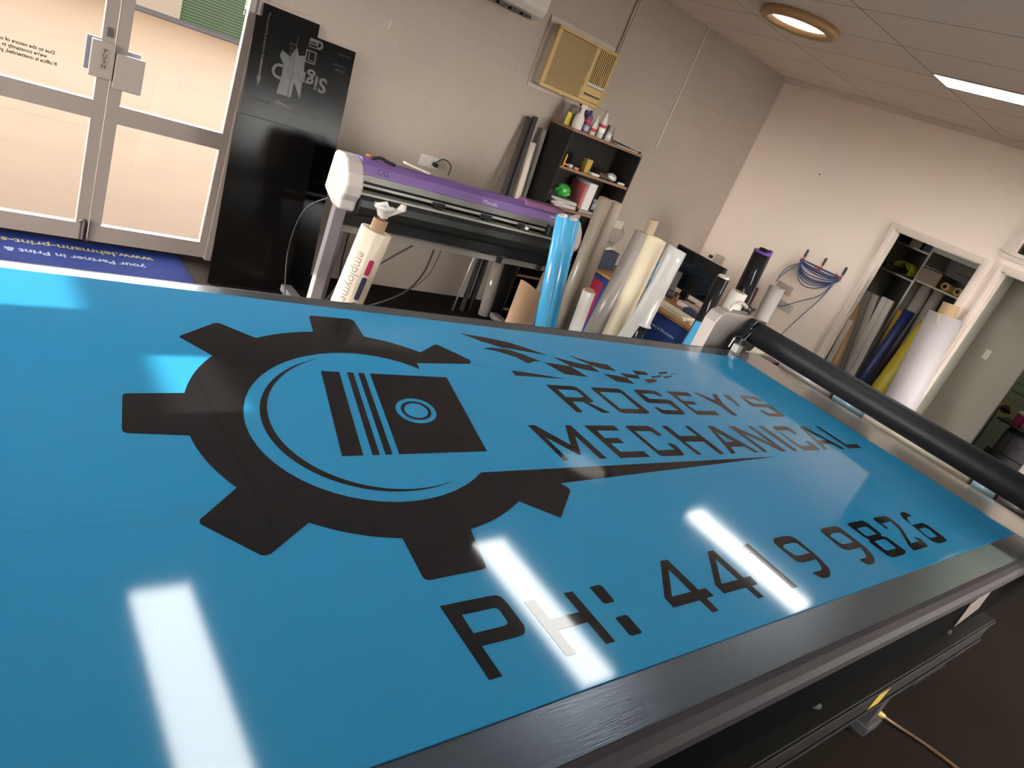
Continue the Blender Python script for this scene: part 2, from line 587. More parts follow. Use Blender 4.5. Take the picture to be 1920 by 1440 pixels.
# ================================================================= CEILING LIGHTS
lamp_on = mat('lamp_diffuser', (0.9, 0.9, 0.88), 0.5, var=0.0, emit=(1.0, 0.985, 0.93), estr=PANEL)
lamp_frame = mat('lamp_frame', (0.55, 0.50, 0.46), 0.4)


def ceiling_light(x, y, label):
    t = thing('ceiling_light', label, 'light', (x, y, ZC), 'recessed ceiling light panels')
    w, l = .29, 1.2
    b = MB()
    b.box(x, x + .012, y, y + l, ZC - .008, ZC - .0005).box(x + w - .012, x + w, y, y + l, ZC - .008, ZC - .0005)
    b.box(x + .012, x + w - .012, y, y + .012, ZC - .008, ZC - .0005).box(x + .012, x + w - .012, y + l - .012, y + l, ZC - .008, ZC - .0005)
    b.build('frame', lamp_frame, t)
    MB().box(x + .012, x + w - .012, y + .012, y + l - .012, ZC - .006, ZC - .0008).build('diffuser', lamp_on, t)


ceiling_light(5.16, 1.44, 'white oblong light panel in the ceiling at the right edge of the photo')
ceiling_light(2.83, 1.44, 'ceiling light panel mirrored in the sign across the letter H')
ceiling_light(.82, 1.44, 'ceiling light panel mirrored in the plain left end of the sign')
for x, wx in ((.82, 'left'), (2.83, 'middle'), (5.268, 'right')):  # extra panels out of view, added to brighten the room
    ceiling_light(x, -2.75, 'added unseen ceiling light panel far behind the camera, %s column' % wx)
t = thing('round_skylight', 'round white skylight with a wooden ring in the ceiling', 'skylight', (4.53, 3.345, ZC))
MB().lathe((4.53, 3.345, ZC - .0005), (4.53, 3.345, ZC - .05), [(0, .205), (0, .275), (.75, .275), (1, .262), (1, .215), (.6, .205), (0, .205)], 56, cap=False) \
    .build('ring', mat('pine_ring', (0.42, 0.25, 0.11), 0.5, var=.15, scale=14), t)
MB().lathe((4.53, 3.345, ZC - .010), (4.53, 3.345, ZC - .026), [(0, .206), (.5, .206), (.8, .16), (.95, .09), (1, .002)], 48) \
    .build('diffuser', mat('skylight_diffuser', (0.8, 0.78, 0.72), 0.5, var=.02, emit=(1.0, 0.93, 0.80), estr=.20), t)
t = thing('air_conditioner', 'underside of a white wall air conditioner at the top edge of the photo', 'air conditioner', (3.2, YW, 2.3))
b = MB().prism([(YW - .001, 2.31), (YW - .06, 2.285), (YW - .17, 2.32), (YW - .21, 2.37), (YW - .20, 2.56), (YW - .001, 2.56)], 'x', 2.72, 3.50)
b.build('housing', white_p, t, bevel=.02, seg=3)
b = MB()
for k in range(6):
    b.box(2.78 + .11 * k, 2.86 + .11 * k, YW - .15, YW - .10, 2.285, 2.305)
b.build('vent', black_p, t)
# hall lamp that lights the rooms behind
t = thing('ceiling_light', 'ceiling light panel in the hall behind the right wall', 'light', (8.27, .95, ZC))
MB().box(8.12, 8.42, .50, 1.40, ZC - .006, ZC - .0008).build('diffuser', mat('hall_diffuser', (.9, .9, .85), .5, var=0, emit=(.93, 1.0, .80), estr=2.2), t)

# ================================================================= TABLE, SIGN, GANTRY
ZT = 1.032
steel = mat('brushed_table', (0.115, 0.142, 0.178), 0.23, 0.75, var=0.10, scale=5.0, bump=0.12, bscale=14.0, stretch=(1.2, 40.0, 1.0))
edge_m = mat('table_edge', (0.042, 0.036, 0.041), 0.6, 0.0, spec=.12, var=0.12, scale=4.0, stretch=(.5, 8, 8))
matte = mat('matte_black', (0.002, 0.002, 0.002), 0.9, spec=.03, var=.2)
tb = thing('flatbed_table', 'long metal topped work table that carries the blue sign', 'table', (1.2, 1.1, 0))
MB().box(-1.25, 3.56, .335, 1.905, ZT - .022, ZT).build('table_top', steel, tb, bevel=.002)


def edge_strip(y, s):
    pr = [(y, ZT - .0005), (y + s * .012, ZT - .003), (y + s * .026, ZT - .012), (y + s * .034, ZT - .028), (y + s * .034, ZT - .052), (y, ZT - .052)]
    return MB().prism(pr, 'x', -1.25, 3.56)


MB().box(3.268, 3.559, .336, 1.904, ZT - .0003, ZT + .0012).build('end_plate', mat('polished_strip', (.26, .255, .26), .16, .75, var=.08, stretch=(30, 1, 1)), tb)
edge_strip(.335, -1).build('edge_rail', edge_m, tb)
edge_strip(1.905, 1).build('edge_rail', edge_m, tb)
MB().box(-1.2, 3.5, .318, .345, .80, ZT - .052).build('side_panel', matte, tb)
MB().box(-1.2, 3.5, 1.895, 1.922, .80, ZT - .052).build('side_panel', matte, tb)
b = MB().box(-1.2, 3.5, .325, .385, .50, .625)
b.box(-1.2, 3.5, .318, .326, .505, .52).box(-1.2, 3.5, .318, .326, .605, .62)
b.build('lower_rail', mat('rail_metal', (0.010, 0.009, 0.008), 0.6, 0.0, spec=.15, var=.2), tb, bevel=.003)
MB().box(-1.2, 3.5, 1.83, 1.89, .50, .625).build('lower_rail', MATS['rail_metal'], tb, bevel=.003)
for x in (-1.0, 1.0, 3.05):
    for y in (.39, 1.76):
        MB().box(x, x + .08, y, y + .08, .09, ZT - .023).build('leg', dark_m, tb, bevel=.003)
        f = MB().box(x - .035, x + .115, y - .02, y + .10, .045, .092).build('foot_plate', dark_m, tb, bevel=.004)
        MB().cyl((x + .02, y + .04, .036), (x + .06, y + .04, .036), .036).build('castor', black_p, f)
for x in (1.64, 2.70):
    MB().tube([(x, .36, .80), (x + .34, .37, .63)], .012).build('brace', dark_m, tb)
for x in (1.30, 1.42):
    for z in (.535, .59):
        MB().cyl((x, .316, z), (x, .3245, z), .006, n=10).build('bolt', mat('bolt_bright', (.5, .48, .45), .35, .8), tb)
MB().box(2.36, 2.45, .3235, .3248, .515, .60, rot=Matrix.Rotation(math.radians(8), 3, 'Y')).build('warning_sticker', mat('sticker_yellow', (0.45, 0.30, 0.03), 0.5, var=.15), tb)
MB().box(2.60, 2.78, .314, .3178, .84, .95, rot=Matrix.Rotation(math.radians(-14), 3, 'Y')).build('data_plate', mat('plate_tan', (0.16, 0.13, 0.11), 0.5), tb)
MB().box(3.566, 3.92, .42, 2.12, .915, .93).box(3.905, 3.92, .42, 2.12, .93, .955).box(3.50, 3.57, .45, .50, .80, .929).box(3.50, 3.57, 1.8, 1.85, .80, .929) \
    .build('roll_tray', dark_m, tb, bevel=.002)

# ---- the sign
# outlines of the printed sign, in metres on the table top
GEAR = [[[0.4419,1.3134],[0.3317,1.3059],[0.3266,1.301],[0.3234,1.2878],[0.3055,1.1837],[0.3054,1.1729],[0.3102,1.1681],[0.4155,1.158],[0.4158,1.1453],[0.4164,1.1326],[0.4175,1.1201],[0.4189,1.1077],[0.4208,1.0954],[0.4231,1.0832],[0.4257,1.0712],[0.4288,1.0594],[0.4323,1.0477],[0.4361,1.0362],[0.4403,1.025],[0.445,1.0139],[0.4499,1.003],[0.4553,0.9924],[0.3745,0.9161],[0.372,0.9097],[0.3729,0.9033],[0.4431,0.8172],[0.4511,0.8157],[0.4583,0.8173],[0.5486,0.883],[0.5581,0.8759],[0.5679,0.8691],[0.578,0.8627],[0.5883,0.8566],[0.5989,0.8508],[0.6098,0.8455],[0.6209,0.8405],[0.6322,0.8358],[0.6437,0.8315],[0.6555,0.8277],[0.6674,0.8242],[0.6795,0.821],[0.6918,0.8183],[0.7043,0.816],[0.6929,0.7143],[0.6961,0.7085],[0.7033,0.7059],[0.8226,0.7093],[0.829,0.7108],[0.8332,0.7156],[0.8632,0.8169],[0.8762,0.8195],[0.8891,0.8224],[0.9021,0.8257],[0.915,0.8293],[0.928,0.8333],[0.9408,0.8377],[0.9537,0.8424],[0.9665,0.8475],[0.9792,0.8529],[0.9918,0.8587],[1.0043,0.8648],[1.0167,0.8712],[1.029,0.878],[1.0412,0.8851],[1.1112,0.8204],[1.1173,0.8195],[1.1218,0.8218],[1.2183,0.9014],[1.224,0.9087],[1.2239,0.9179],[1.2127,0.9349],[2.323,0.986],[1.008,0.9949],[0.9736,0.9725],[0.9377,0.9536],[0.9008,0.9384],[0.8634,0.927],[0.826,0.9195],[0.789,0.9162],[0.7529,0.917],[0.7182,0.9219],[0.6853,0.9308],[0.6547,0.9436],[0.6267,0.9601],[0.6016,0.9802],[0.5799,1.0035],[0.5618,1.0297],[0.5475,1.0586],[0.5371,1.0897],[0.5308,1.1226],[0.5288,1.1569],[0.5309,1.1921],[0.5372,1.2279],[0.5475,1.2636],[0.5618,1.299],[0.5798,1.3335],[0.6014,1.3666],[0.6261,1.3981],[0.6537,1.4273],[0.6839,1.4541],[0.7162,1.478],[0.7503,1.4988],[0.7856,1.5161],[0.8217,1.5298],[0.8582,1.5397],[0.8946,1.5457],[0.9304,1.5477],[0.9652,1.5457],[0.9985,1.5397],[1.0298,1.5298],[1.0589,1.5162],[1.0853,1.499],[1.1087,1.4784],[1.1181,1.5146],[1.3178,1.5324],[1.4709,1.5128],[1.3224,1.533],[1.3378,1.5501],[1.3405,1.5611],[1.2741,1.6459],[1.2643,1.6511],[1.2523,1.6448],[1.1702,1.586],[1.1609,1.5937],[1.1512,1.6011],[1.1413,1.6081],[1.131,1.6148],[1.1205,1.6211],[1.1097,1.6271],[1.0987,1.6326],[1.0874,1.6378],[1.0759,1.6426],[1.0641,1.647],[1.0522,1.651],[1.04,1.6546],[1.0276,1.6578],[1.0151,1.6606],[1.0281,1.7525],[1.0288,1.7665],[1.0189,1.7755],[0.8933,1.7698],[0.8855,1.7627],[0.8822,1.7539],[0.8579,1.6617],[0.8447,1.6593],[0.8316,1.6565],[0.8184,1.6533],[0.8052,1.6497],[0.7921,1.6458],[0.7791,1.6415],[0.7661,1.6369],[0.7531,1.6318],[0.7403,1.6264],[0.7275,1.6207],[0.7149,1.6146],[0.7024,1.6082],[0.69,1.6014],[0.6777,1.5943],[0.6082,1.66],[0.6014,1.6632],[0.5901,1.6586],[0.4933,1.5756],[0.489,1.5686],[0.4913,1.5628],[0.5421,1.4845],[0.5328,1.4733],[0.5237,1.4619],[0.515,1.4504],[0.5066,1.4386],[0.4985,1.4267],[0.4908,1.4146],[0.4834,1.4023],[0.4764,1.3899],[0.4697,1.3774],[0.4634,1.3648],[0.4575,1.3521],[0.4519,1.3393],[0.4467,1.3264]]]
CRESCENT = [[[0.9215,0.9736],[0.8973,0.9649],[0.8731,0.9579],[0.8488,0.9527],[0.8247,0.9493],[0.801,0.9478],[0.7777,0.948],[0.7551,0.9501],[0.7331,0.954],[0.7121,0.9596],[0.692,0.967],[0.6731,0.9761],[0.6554,0.9868],[0.6391,0.9991],[0.6242,1.0128],[0.6108,1.0279],[0.599,1.0444],[0.5889,1.062],[0.5805,1.0807],[0.574,1.1004],[0.5692,1.121],[0.5662,1.1422],[0.5651,1.164],[0.5659,1.1863],[0.5685,1.2089],[0.5729,1.2317],[0.5792,1.2546],[0.5871,1.2773],[0.5968,1.2998],[0.6081,1.3219],[0.621,1.3435],[0.6354,1.3645],[0.6511,1.3846],[0.6682,1.404],[0.6864,1.4223],[0.7057,1.4394],[0.726,1.4554],[0.747,1.4701],[0.7688,1.4834],[0.7911,1.4951],[0.8139,1.5054],[0.7921,1.4941],[0.7708,1.4814],[0.7502,1.4675],[0.7303,1.4522],[0.7113,1.4359],[0.6932,1.4184],[0.6763,1.4001],[0.6605,1.3808],[0.646,1.3608],[0.6328,1.3402],[0.621,1.319],[0.6108,1.2975],[0.6021,1.2756],[0.595,1.2536],[0.5895,1.2316],[0.5857,1.2096],[0.5836,1.1879],[0.5832,1.1664],[0.5846,1.1455],[0.5876,1.1251],[0.5924,1.1054],[0.5988,1.0865],[0.6068,1.0685],[0.6165,1.0515],[0.6277,1.0356],[0.6403,1.021],[0.6544,1.0076],[0.6698,0.9955],[0.6865,0.9849],[0.7043,0.9758],[0.7231,0.9682],[0.7429,0.9622],[0.7636,0.9578],[0.785,0.9551],[0.8069,0.954],[0.8294,0.9546],[0.8522,0.9569],[0.8753,0.9608],[0.8984,0.9664]]]
PISTON = [[[[0.6944,1.0755],[0.7441,1.0755],[0.8421,1.4385],[0.7924,1.4385]]],[[[0.7661,1.0755],[0.7836,1.0755],[0.8816,1.4385],[0.8641,1.4385]]],[[[0.7979,1.0755],[0.8154,1.0755],[0.9134,1.4385],[0.8959,1.4385]]],[[[0.8324,1.0755],[1.08,1.0755],[1.178,1.4385],[0.9304,1.4385]],[[1.0347,1.258],[1.0364,1.2672],[1.0367,1.2761],[1.0355,1.2846],[1.0328,1.2924],[1.0287,1.2994],[1.0233,1.3053],[1.0168,1.3101],[1.0093,1.3136],[1.0009,1.3158],[0.992,1.3165],[0.9826,1.3158],[0.9731,1.3136],[0.9637,1.3101],[0.9546,1.3053],[0.946,1.2994],[0.9381,1.2924],[0.9312,1.2846],[0.9254,1.2761],[0.9209,1.2672],[0.9177,1.258],[0.9159,1.2488],[0.9156,1.2399],[0.9169,1.2314],[0.9195,1.2236],[0.9236,1.2166],[0.929,1.2107],[0.9355,1.2059],[0.9431,1.2024],[0.9514,1.2002],[0.9604,1.1995],[0.9697,1.2002],[0.9792,1.2024],[0.9886,1.2059],[0.9978,1.2107],[1.0064,1.2166],[1.0142,1.2236],[1.0211,1.2314],[1.0269,1.2399],[1.0315,1.2488]]],[[[1.0199,1.258],[1.0212,1.2648],[1.0214,1.2715],[1.0205,1.2778],[1.0184,1.2837],[1.0154,1.2889],[1.0114,1.2934],[1.0065,1.2969],[1.0009,1.2996],[0.9946,1.3012],[0.988,1.3017],[0.981,1.3012],[0.9739,1.2996],[0.9668,1.2969],[0.96,1.2934],[0.9536,1.2889],[0.9477,1.2837],[0.9426,1.2778],[0.9382,1.2715],[0.9348,1.2648],[0.9325,1.258],[0.9312,1.2512],[0.931,1.2445],[0.9319,1.2382],[0.9339,1.2323],[0.9369,1.2271],[0.9409,1.2226],[0.9458,1.2191],[0.9514,1.2164],[0.9577,1.2148],[0.9644,1.2143],[0.9713,1.2148],[0.9784,1.2164],[0.9855,1.2191],[0.9923,1.2226],[0.9987,1.2271],[1.0046,1.2323],[1.0097,1.2382],[1.0141,1.2445],[1.0175,1.2512]],[[1.0105,1.258],[1.0115,1.2634],[1.0116,1.2686],[1.0109,1.2736],[1.0094,1.2782],[1.007,1.2823],[1.0038,1.2857],[1.0,1.2886],[0.9956,1.2906],[0.9907,1.2919],[0.9854,1.2923],[0.9799,1.2919],[0.9744,1.2906],[0.9688,1.2886],[0.9635,1.2857],[0.9585,1.2823],[0.9539,1.2782],[0.9498,1.2736],[0.9464,1.2686],[0.9437,1.2634],[0.9419,1.258],[0.9408,1.2526],[0.9407,1.2474],[0.9414,1.2424],[0.943,1.2378],[0.9454,1.2337],[0.9485,1.2303],[0.9523,1.2274],[0.9568,1.2254],[0.9616,1.2241],[0.9669,1.2237],[0.9724,1.2241],[0.978,1.2254],[0.9835,1.2274],[0.9888,1.2303],[0.9939,1.2337],[0.9985,1.2378],[1.0025,1.2424],[1.0059,1.2474],[1.0086,1.2526]]]]
FLAG = [[[[1.4237,1.7559],[1.5146,1.7447],[1.6176,1.7209],[1.6741,1.6903],[1.724,1.6574],[1.7445,1.6425],[1.68,1.6532],[1.5811,1.6705],[1.5537,1.67],[1.4799,1.7084]]],[[[1.4552,1.6522],[1.4938,1.6637],[1.5679,1.6635],[1.6201,1.6339],[1.6705,1.5902],[1.6333,1.5858],[1.5904,1.566],[1.5664,1.6059],[1.5102,1.6384]]],[[[1.7631,1.636],[1.8632,1.5986],[1.9227,1.5901],[1.9266,1.5384],[1.8582,1.5508],[1.8001,1.5689]]],[[[1.8648,1.6581],[1.9368,1.6233],[2.0317,1.6066],[2.0344,1.5567],[1.9641,1.5676],[1.9227,1.5901]]],[[[1.6784,1.5843],[1.7418,1.578],[1.8001,1.5689],[1.8218,1.4949],[1.714,1.5069]]],[[[1.4734,1.5078],[1.5489,1.498],[1.6977,1.4708],[1.4673,1.4753]]],[[[1.9354,1.5305],[1.9877,1.523],[2.0447,1.5086],[2.0501,1.4636],[1.9526,1.4752]]],[[[2.0444,1.5459],[2.1386,1.5346],[2.1272,1.51],[2.0444,1.5103]]],[[[2.1444,1.5747],[2.2221,1.5701],[2.2123,1.5429],[2.1391,1.5419]]],[[[2.2176,1.5341],[2.2986,1.5506],[2.293,1.5387],[2.2131,1.5217]]],[[[2.1396,1.5047],[2.2135,1.5153],[2.2226,1.4977],[2.1431,1.4764]]],[[[2.3069,1.5734],[2.3796,1.5871],[2.3741,1.5738],[2.3026,1.5576]]],[[[2.301,1.5375],[2.3698,1.554],[2.3703,1.5453],[2.3018,1.5272]]],[[[2.3823,1.5697],[2.449,1.5818],[2.3985,1.5682],[2.3766,1.5633]]]]
NAME = [[[[1.5587,1.4249],[1.6808,1.4237],[1.6925,1.4178],[1.6983,1.4041],[1.6983,1.3389],[1.6968,1.3299],[1.6843,1.3225],[1.6625,1.3227],[1.7137,1.2598],[1.6729,1.2602],[1.6418,1.3235],[1.5931,1.324],[1.5857,1.2609],[1.5587,1.2612]],[[1.5903,1.3974],[1.5866,1.3508],[1.6568,1.3502],[1.675,1.3553],[1.6746,1.395],[1.6662,1.3967]]],[[[1.763,1.4161],[1.7754,1.4225],[1.8965,1.4213],[1.9154,1.416],[1.919,1.4033],[1.919,1.2695],[1.9119,1.2623],[1.8963,1.2574],[1.7828,1.2585],[1.7671,1.262],[1.763,1.275]],[[1.7858,1.3929],[1.7858,1.2866],[1.8874,1.2856],[1.897,1.3873],[1.8917,1.3919]]],[[[1.9903,1.416],[2.0051,1.4211],[2.1073,1.4201],[2.1219,1.4122],[2.1243,1.3797],[2.1018,1.38],[2.0837,1.3949],[2.0126,1.3956],[2.0185,1.3586],[2.119,1.3576],[2.138,1.3501],[2.137,1.3368],[2.1212,1.2671],[2.1152,1.2605],[2.0987,1.2559],[1.9969,1.2569],[1.9814,1.2627],[1.9798,1.2996],[1.9998,1.3033],[2.0135,1.2842],[2.1006,1.2834],[2.0971,1.3243],[2.0914,1.3284],[1.982,1.3294],[1.9761,1.3405]]],[[[2.1864,1.4196],[2.322,1.4183],[2.321,1.3897],[2.2139,1.3908],[2.2107,1.3518],[2.2753,1.3512],[2.2752,1.3261],[2.2082,1.3267],[2.2075,1.2836],[2.3322,1.2824],[2.3294,1.2539],[2.1864,1.2552]]],[[[2.3583,1.4178],[2.3908,1.4175],[2.4397,1.3609],[2.4867,1.4142],[2.516,1.414],[2.4648,1.3366],[2.4514,1.2523],[2.4201,1.2526],[2.4201,1.3176],[2.4057,1.3523]]],[[[2.5611,1.4131],[2.5995,1.4127],[2.6092,1.4042],[2.5936,1.3774],[2.5711,1.3237],[2.5511,1.3239],[2.5682,1.3617],[2.554,1.3795]]],[[[2.6895,1.4134],[2.7973,1.4123],[2.8158,1.4054],[2.812,1.3707],[2.7864,1.3709],[2.7588,1.3884],[2.6944,1.389],[2.7116,1.35],[2.8182,1.3489],[2.8378,1.341],[2.8317,1.3215],[2.8119,1.2532],[2.7966,1.249],[2.7065,1.2499],[2.6836,1.2552],[2.6732,1.2922],[2.6955,1.2956],[2.7197,1.2757],[2.7897,1.275],[2.7824,1.3221],[2.6827,1.323],[2.6609,1.3355],[2.6818,1.3969]]],[[[1.3012,1.1899],[1.3276,1.1896],[1.3846,1.0916],[1.4466,1.1885],[1.4678,1.1883],[1.4678,1.0241],[1.4407,1.0244],[1.4407,1.1363],[1.3847,1.0451],[1.3759,1.0464],[1.3215,1.1297],[1.3215,1.0248],[1.3012,1.025]]],[[[1.524,1.188],[1.6562,1.1866],[1.6558,1.1588],[1.5558,1.1598],[1.5513,1.1208],[1.6097,1.1202],[1.6117,1.0932],[1.5529,1.0938],[1.553,1.0512],[1.6554,1.0502],[1.6553,1.0208],[1.524,1.0221]]],[[[1.7046,1.1808],[1.7233,1.1852],[1.8171,1.1842],[1.8305,1.1733],[1.8359,1.1296],[1.8098,1.1259],[1.8022,1.1539],[1.724,1.1547],[1.724,1.0518],[1.809,1.0509],[1.8095,1.0836],[1.8306,1.0834],[1.8402,1.0713],[1.8279,1.0256],[1.8125,1.0194],[1.7133,1.0204],[1.7046,1.0297]]],[[[1.8906,1.1835],[1.9207,1.1832],[1.9207,1.1236],[2.0164,1.1227],[2.0164,1.1826],[2.0416,1.1823],[2.0416,1.0171],[2.0119,1.0174],[2.0119,1.0897],[1.909,1.0907],[1.9175,1.0194],[1.8906,1.0196]]],[[[2.1535,1.1812],[2.187,1.1809],[2.2543,1.0168],[2.2226,1.0171],[2.2137,1.0521],[2.1274,1.053],[2.1066,1.0161],[2.0794,1.0163]],[[2.1571,1.1461],[2.1365,1.0822],[2.1899,1.0816]]],[[[2.286,1.1802],[2.3213,1.1798],[2.4156,1.0574],[2.4156,1.1788],[2.442,1.1785],[2.442,1.0137],[2.4108,1.0141],[2.313,1.1393],[2.313,1.016],[2.286,1.0163]]],[[[2.4918,1.1782],[2.5259,1.1778],[2.5259,1.0119],[2.4918,1.0123]]],[[[2.5845,1.1732],[2.6038,1.1767],[2.6941,1.1758],[2.7138,1.166],[2.7098,1.1199],[2.683,1.1202],[2.6691,1.1487],[2.5936,1.1494],[2.5936,1.0403],[2.6733,1.0396],[2.6856,1.0745],[2.7124,1.0698],[2.7063,1.0146],[2.6868,1.0107],[2.5872,1.0117],[2.568,1.0205]]],[[[2.8118,1.175],[2.8468,1.1746],[2.9142,1.0084],[2.8811,1.0087],[2.8593,1.0468],[2.7846,1.0475],[2.7672,1.01],[2.7377,1.0103]],[[2.8095,1.1403],[2.7872,1.0727],[2.8608,1.072]]],[[[2.9495,1.1738],[2.9825,1.1735],[2.9825,1.0383],[3.08,1.0373],[3.0691,1.0083],[2.9495,1.0095]]]]
PHONE = [[[[0.6882,0.6469],[0.7961,0.6463],[0.8093,0.645],[0.8166,0.6381],[0.8189,0.623],[0.8189,0.5701],[0.8138,0.5606],[0.8076,0.5542],[0.7942,0.5517],[0.7144,0.5521],[0.7144,0.491],[0.6882,0.4912]],[[0.7171,0.6198],[0.7154,0.5792],[0.7804,0.5789],[0.7878,0.5807],[0.7922,0.585],[0.7934,0.6108],[0.7918,0.6159],[0.7875,0.6194]]],[[[0.8546,0.6174],[0.8799,0.6173],[0.8791,0.5691],[0.9537,0.5687],[0.9546,0.6173],[0.9779,0.6171],[0.9779,0.4908],[0.9534,0.491],[0.9534,0.5436],[0.8777,0.544],[0.8777,0.4908],[0.8546,0.4909]]],[[[1.026,0.6171],[1.03,0.6183],[1.0555,0.6181],[1.0595,0.6131],[1.0571,0.575],[1.0535,0.5716],[1.0298,0.5718],[1.0255,0.5755]]],[[[1.022,0.5359],[1.0286,0.5376],[1.0521,0.5375],[1.0567,0.5336],[1.0551,0.4936],[1.0509,0.4912],[1.025,0.4913],[1.0208,0.4952]]],[[[1.2806,0.6444],[1.3056,0.6442],[1.3056,0.5484],[1.332,0.5483],[1.3327,0.5242],[1.3055,0.5243],[1.3025,0.4879],[1.2799,0.488],[1.2786,0.5236],[1.1881,0.524],[1.1896,0.551]],[[1.2796,0.6176],[1.2125,0.5491],[1.2796,0.5488]]],[[[1.462,0.6434],[1.4853,0.6433],[1.4853,0.5481],[1.5136,0.548],[1.5097,0.5225],[1.4827,0.5226],[1.483,0.4871],[1.4599,0.4872],[1.4578,0.5223],[1.3702,0.5228],[1.3699,0.549]],[[1.4603,0.6163],[1.3932,0.5479],[1.4603,0.5475]]],[[[1.6031,0.6361],[1.6383,0.6427],[1.6383,0.4862],[1.6145,0.4863],[1.6145,0.6123],[1.5969,0.6124]]],[[[1.7556,0.6355],[1.773,0.6413],[1.828,0.641],[1.8481,0.6371],[1.8577,0.6294],[1.8608,0.6162],[1.8608,0.5634],[1.8541,0.533],[1.8457,0.5113],[1.8279,0.4959],[1.8032,0.4855],[1.7762,0.4857],[1.7655,0.4901],[1.7533,0.5102],[1.7809,0.5104],[1.8035,0.5102],[1.8185,0.5186],[1.8377,0.5459],[1.79,0.546],[1.7683,0.5461],[1.7486,0.5526],[1.7442,0.5651],[1.7442,0.6231]],[[1.7663,0.6096],[1.7815,0.614],[1.8257,0.6137],[1.8406,0.6093],[1.8436,0.5692],[1.7825,0.5695],[1.7687,0.5739],[1.7608,0.6047]]],[[[2.0256,0.6355],[2.0432,0.6399],[2.0984,0.6393],[2.1235,0.6392],[2.1371,0.6275],[2.1371,0.5664],[2.1355,0.5394],[2.1263,0.5168],[2.1047,0.4969],[2.0762,0.4845],[2.0459,0.4847],[2.0335,0.4892],[2.026,0.5081],[2.0504,0.5083],[2.0722,0.5081],[2.0885,0.5171],[2.1094,0.5451],[2.0614,0.5453],[2.0348,0.5454],[2.0156,0.5538],[2.0101,0.5678],[2.0179,0.6285]],[[2.0377,0.6096],[2.0535,0.6142],[2.0932,0.614],[2.1071,0.6077],[2.113,0.5683],[2.0478,0.5687],[2.0382,0.5739],[2.0305,0.6041]]],[[[2.2022,0.6354],[2.2164,0.6388],[2.2853,0.638],[2.3124,0.6379],[2.3244,0.6249],[2.3159,0.5735],[2.3007,0.5635],[2.318,0.5584],[2.3225,0.5488],[2.3225,0.4929],[2.3127,0.4874],[2.2851,0.4828],[2.2189,0.4832],[2.1996,0.4863],[2.1902,0.4958],[2.1902,0.5511],[2.2075,0.5645],[2.1987,0.5754],[2.1987,0.6287]],[[2.2205,0.6115],[2.2289,0.6127],[2.2823,0.6124],[2.2901,0.6047],[2.2889,0.5754],[2.2259,0.5757],[2.2168,0.5821]],[[2.2234,0.5524],[2.2359,0.5526],[2.2898,0.5523],[2.2978,0.5457],[2.2907,0.5098],[2.2263,0.5101],[2.2174,0.5162]]],[[[2.3872,0.634],[2.4046,0.6386],[2.4742,0.6382],[2.4955,0.6326],[2.5016,0.622],[2.4924,0.5857],[2.4812,0.5716],[2.4121,0.5113],[2.4763,0.5109],[2.4768,0.5324],[2.4998,0.5245],[2.5085,0.5154],[2.4926,0.4875],[2.4808,0.4832],[2.3793,0.4837],[2.3708,0.4856],[2.3806,0.5072],[2.4579,0.5726],[2.4729,0.6096],[2.4016,0.61],[2.4017,0.5839],[2.3853,0.5864]]],[[[2.6043,0.6309],[2.6248,0.6371],[2.6473,0.6369],[2.6582,0.6293],[2.6662,0.613],[2.6386,0.6132],[2.6113,0.608],[2.5935,0.5969],[2.5768,0.5762],[2.6322,0.5755],[2.6648,0.5753],[2.6793,0.5602],[2.6723,0.4972],[2.6595,0.4838],[2.6463,0.481],[2.586,0.4814],[2.5693,0.486],[2.5555,0.4983],[2.5725,0.5679],[2.5855,0.6143]],[[2.5857,0.5542],[2.6034,0.5543],[2.6403,0.5541],[2.6473,0.5423],[2.6364,0.5082],[2.5798,0.5085],[2.5715,0.5186]]]]
blue = mat('blue_laminate', (0.022, 0.225, 0.435), 0.065, spec=0.6, var=0.02, scale=1.5, bump=0.004, bscale=900)
vinyl = mat('black_vinyl', (0.010, 0.010, 0.012), 0.05, spec=0.45, var=0.05)
sg = thing('sign_panel', 'glossy blue sign with black gear and piston logo lying on the table', 'sign', (1.2, 1.1, ZT))
b = MB().prism([(-.85, .4285), (3.265, .4245), (3.256, 1.819), (-.85, 1.868)], 'z', ZT + .0002, ZT + .003)
b.build('sheet', blue, sg)
ZS = ZT + .0034
flat = lambda u, v: (u, v, ZS)
gp = shapes_obj('gear_graphic', [GEAR], vinyl, sg, flat)
shapes_obj('crescent_graphic', [CRESCENT], vinyl, sg, flat)
shapes_obj('piston_graphic', PISTON, vinyl, sg, flat)
shapes_obj('flag_graphic', FLAG, vinyl, sg, flat)
for gl in NAME + PHONE:
    shapes_obj('letter', [gl], vinyl, sg, flat)
b = MB()
for (y0, y1, x0, x1) in ((.952, .950, -.8, 1.02), (.918, .924, -.8, 2.2), (.905, .915, 1.15, 2.6)):
    b.add([(x0, y0, ZS - .0003), (x1, y1, ZS - .0003), (x1, y1 + .0012, ZS - .0003), (x0, y0 + .0012, ZS - .0003)], [(0, 1, 2, 3)])
b.build('film_crease', mat('crease_blue', (0.03, 0.16, 0.30), 0.25), sg)

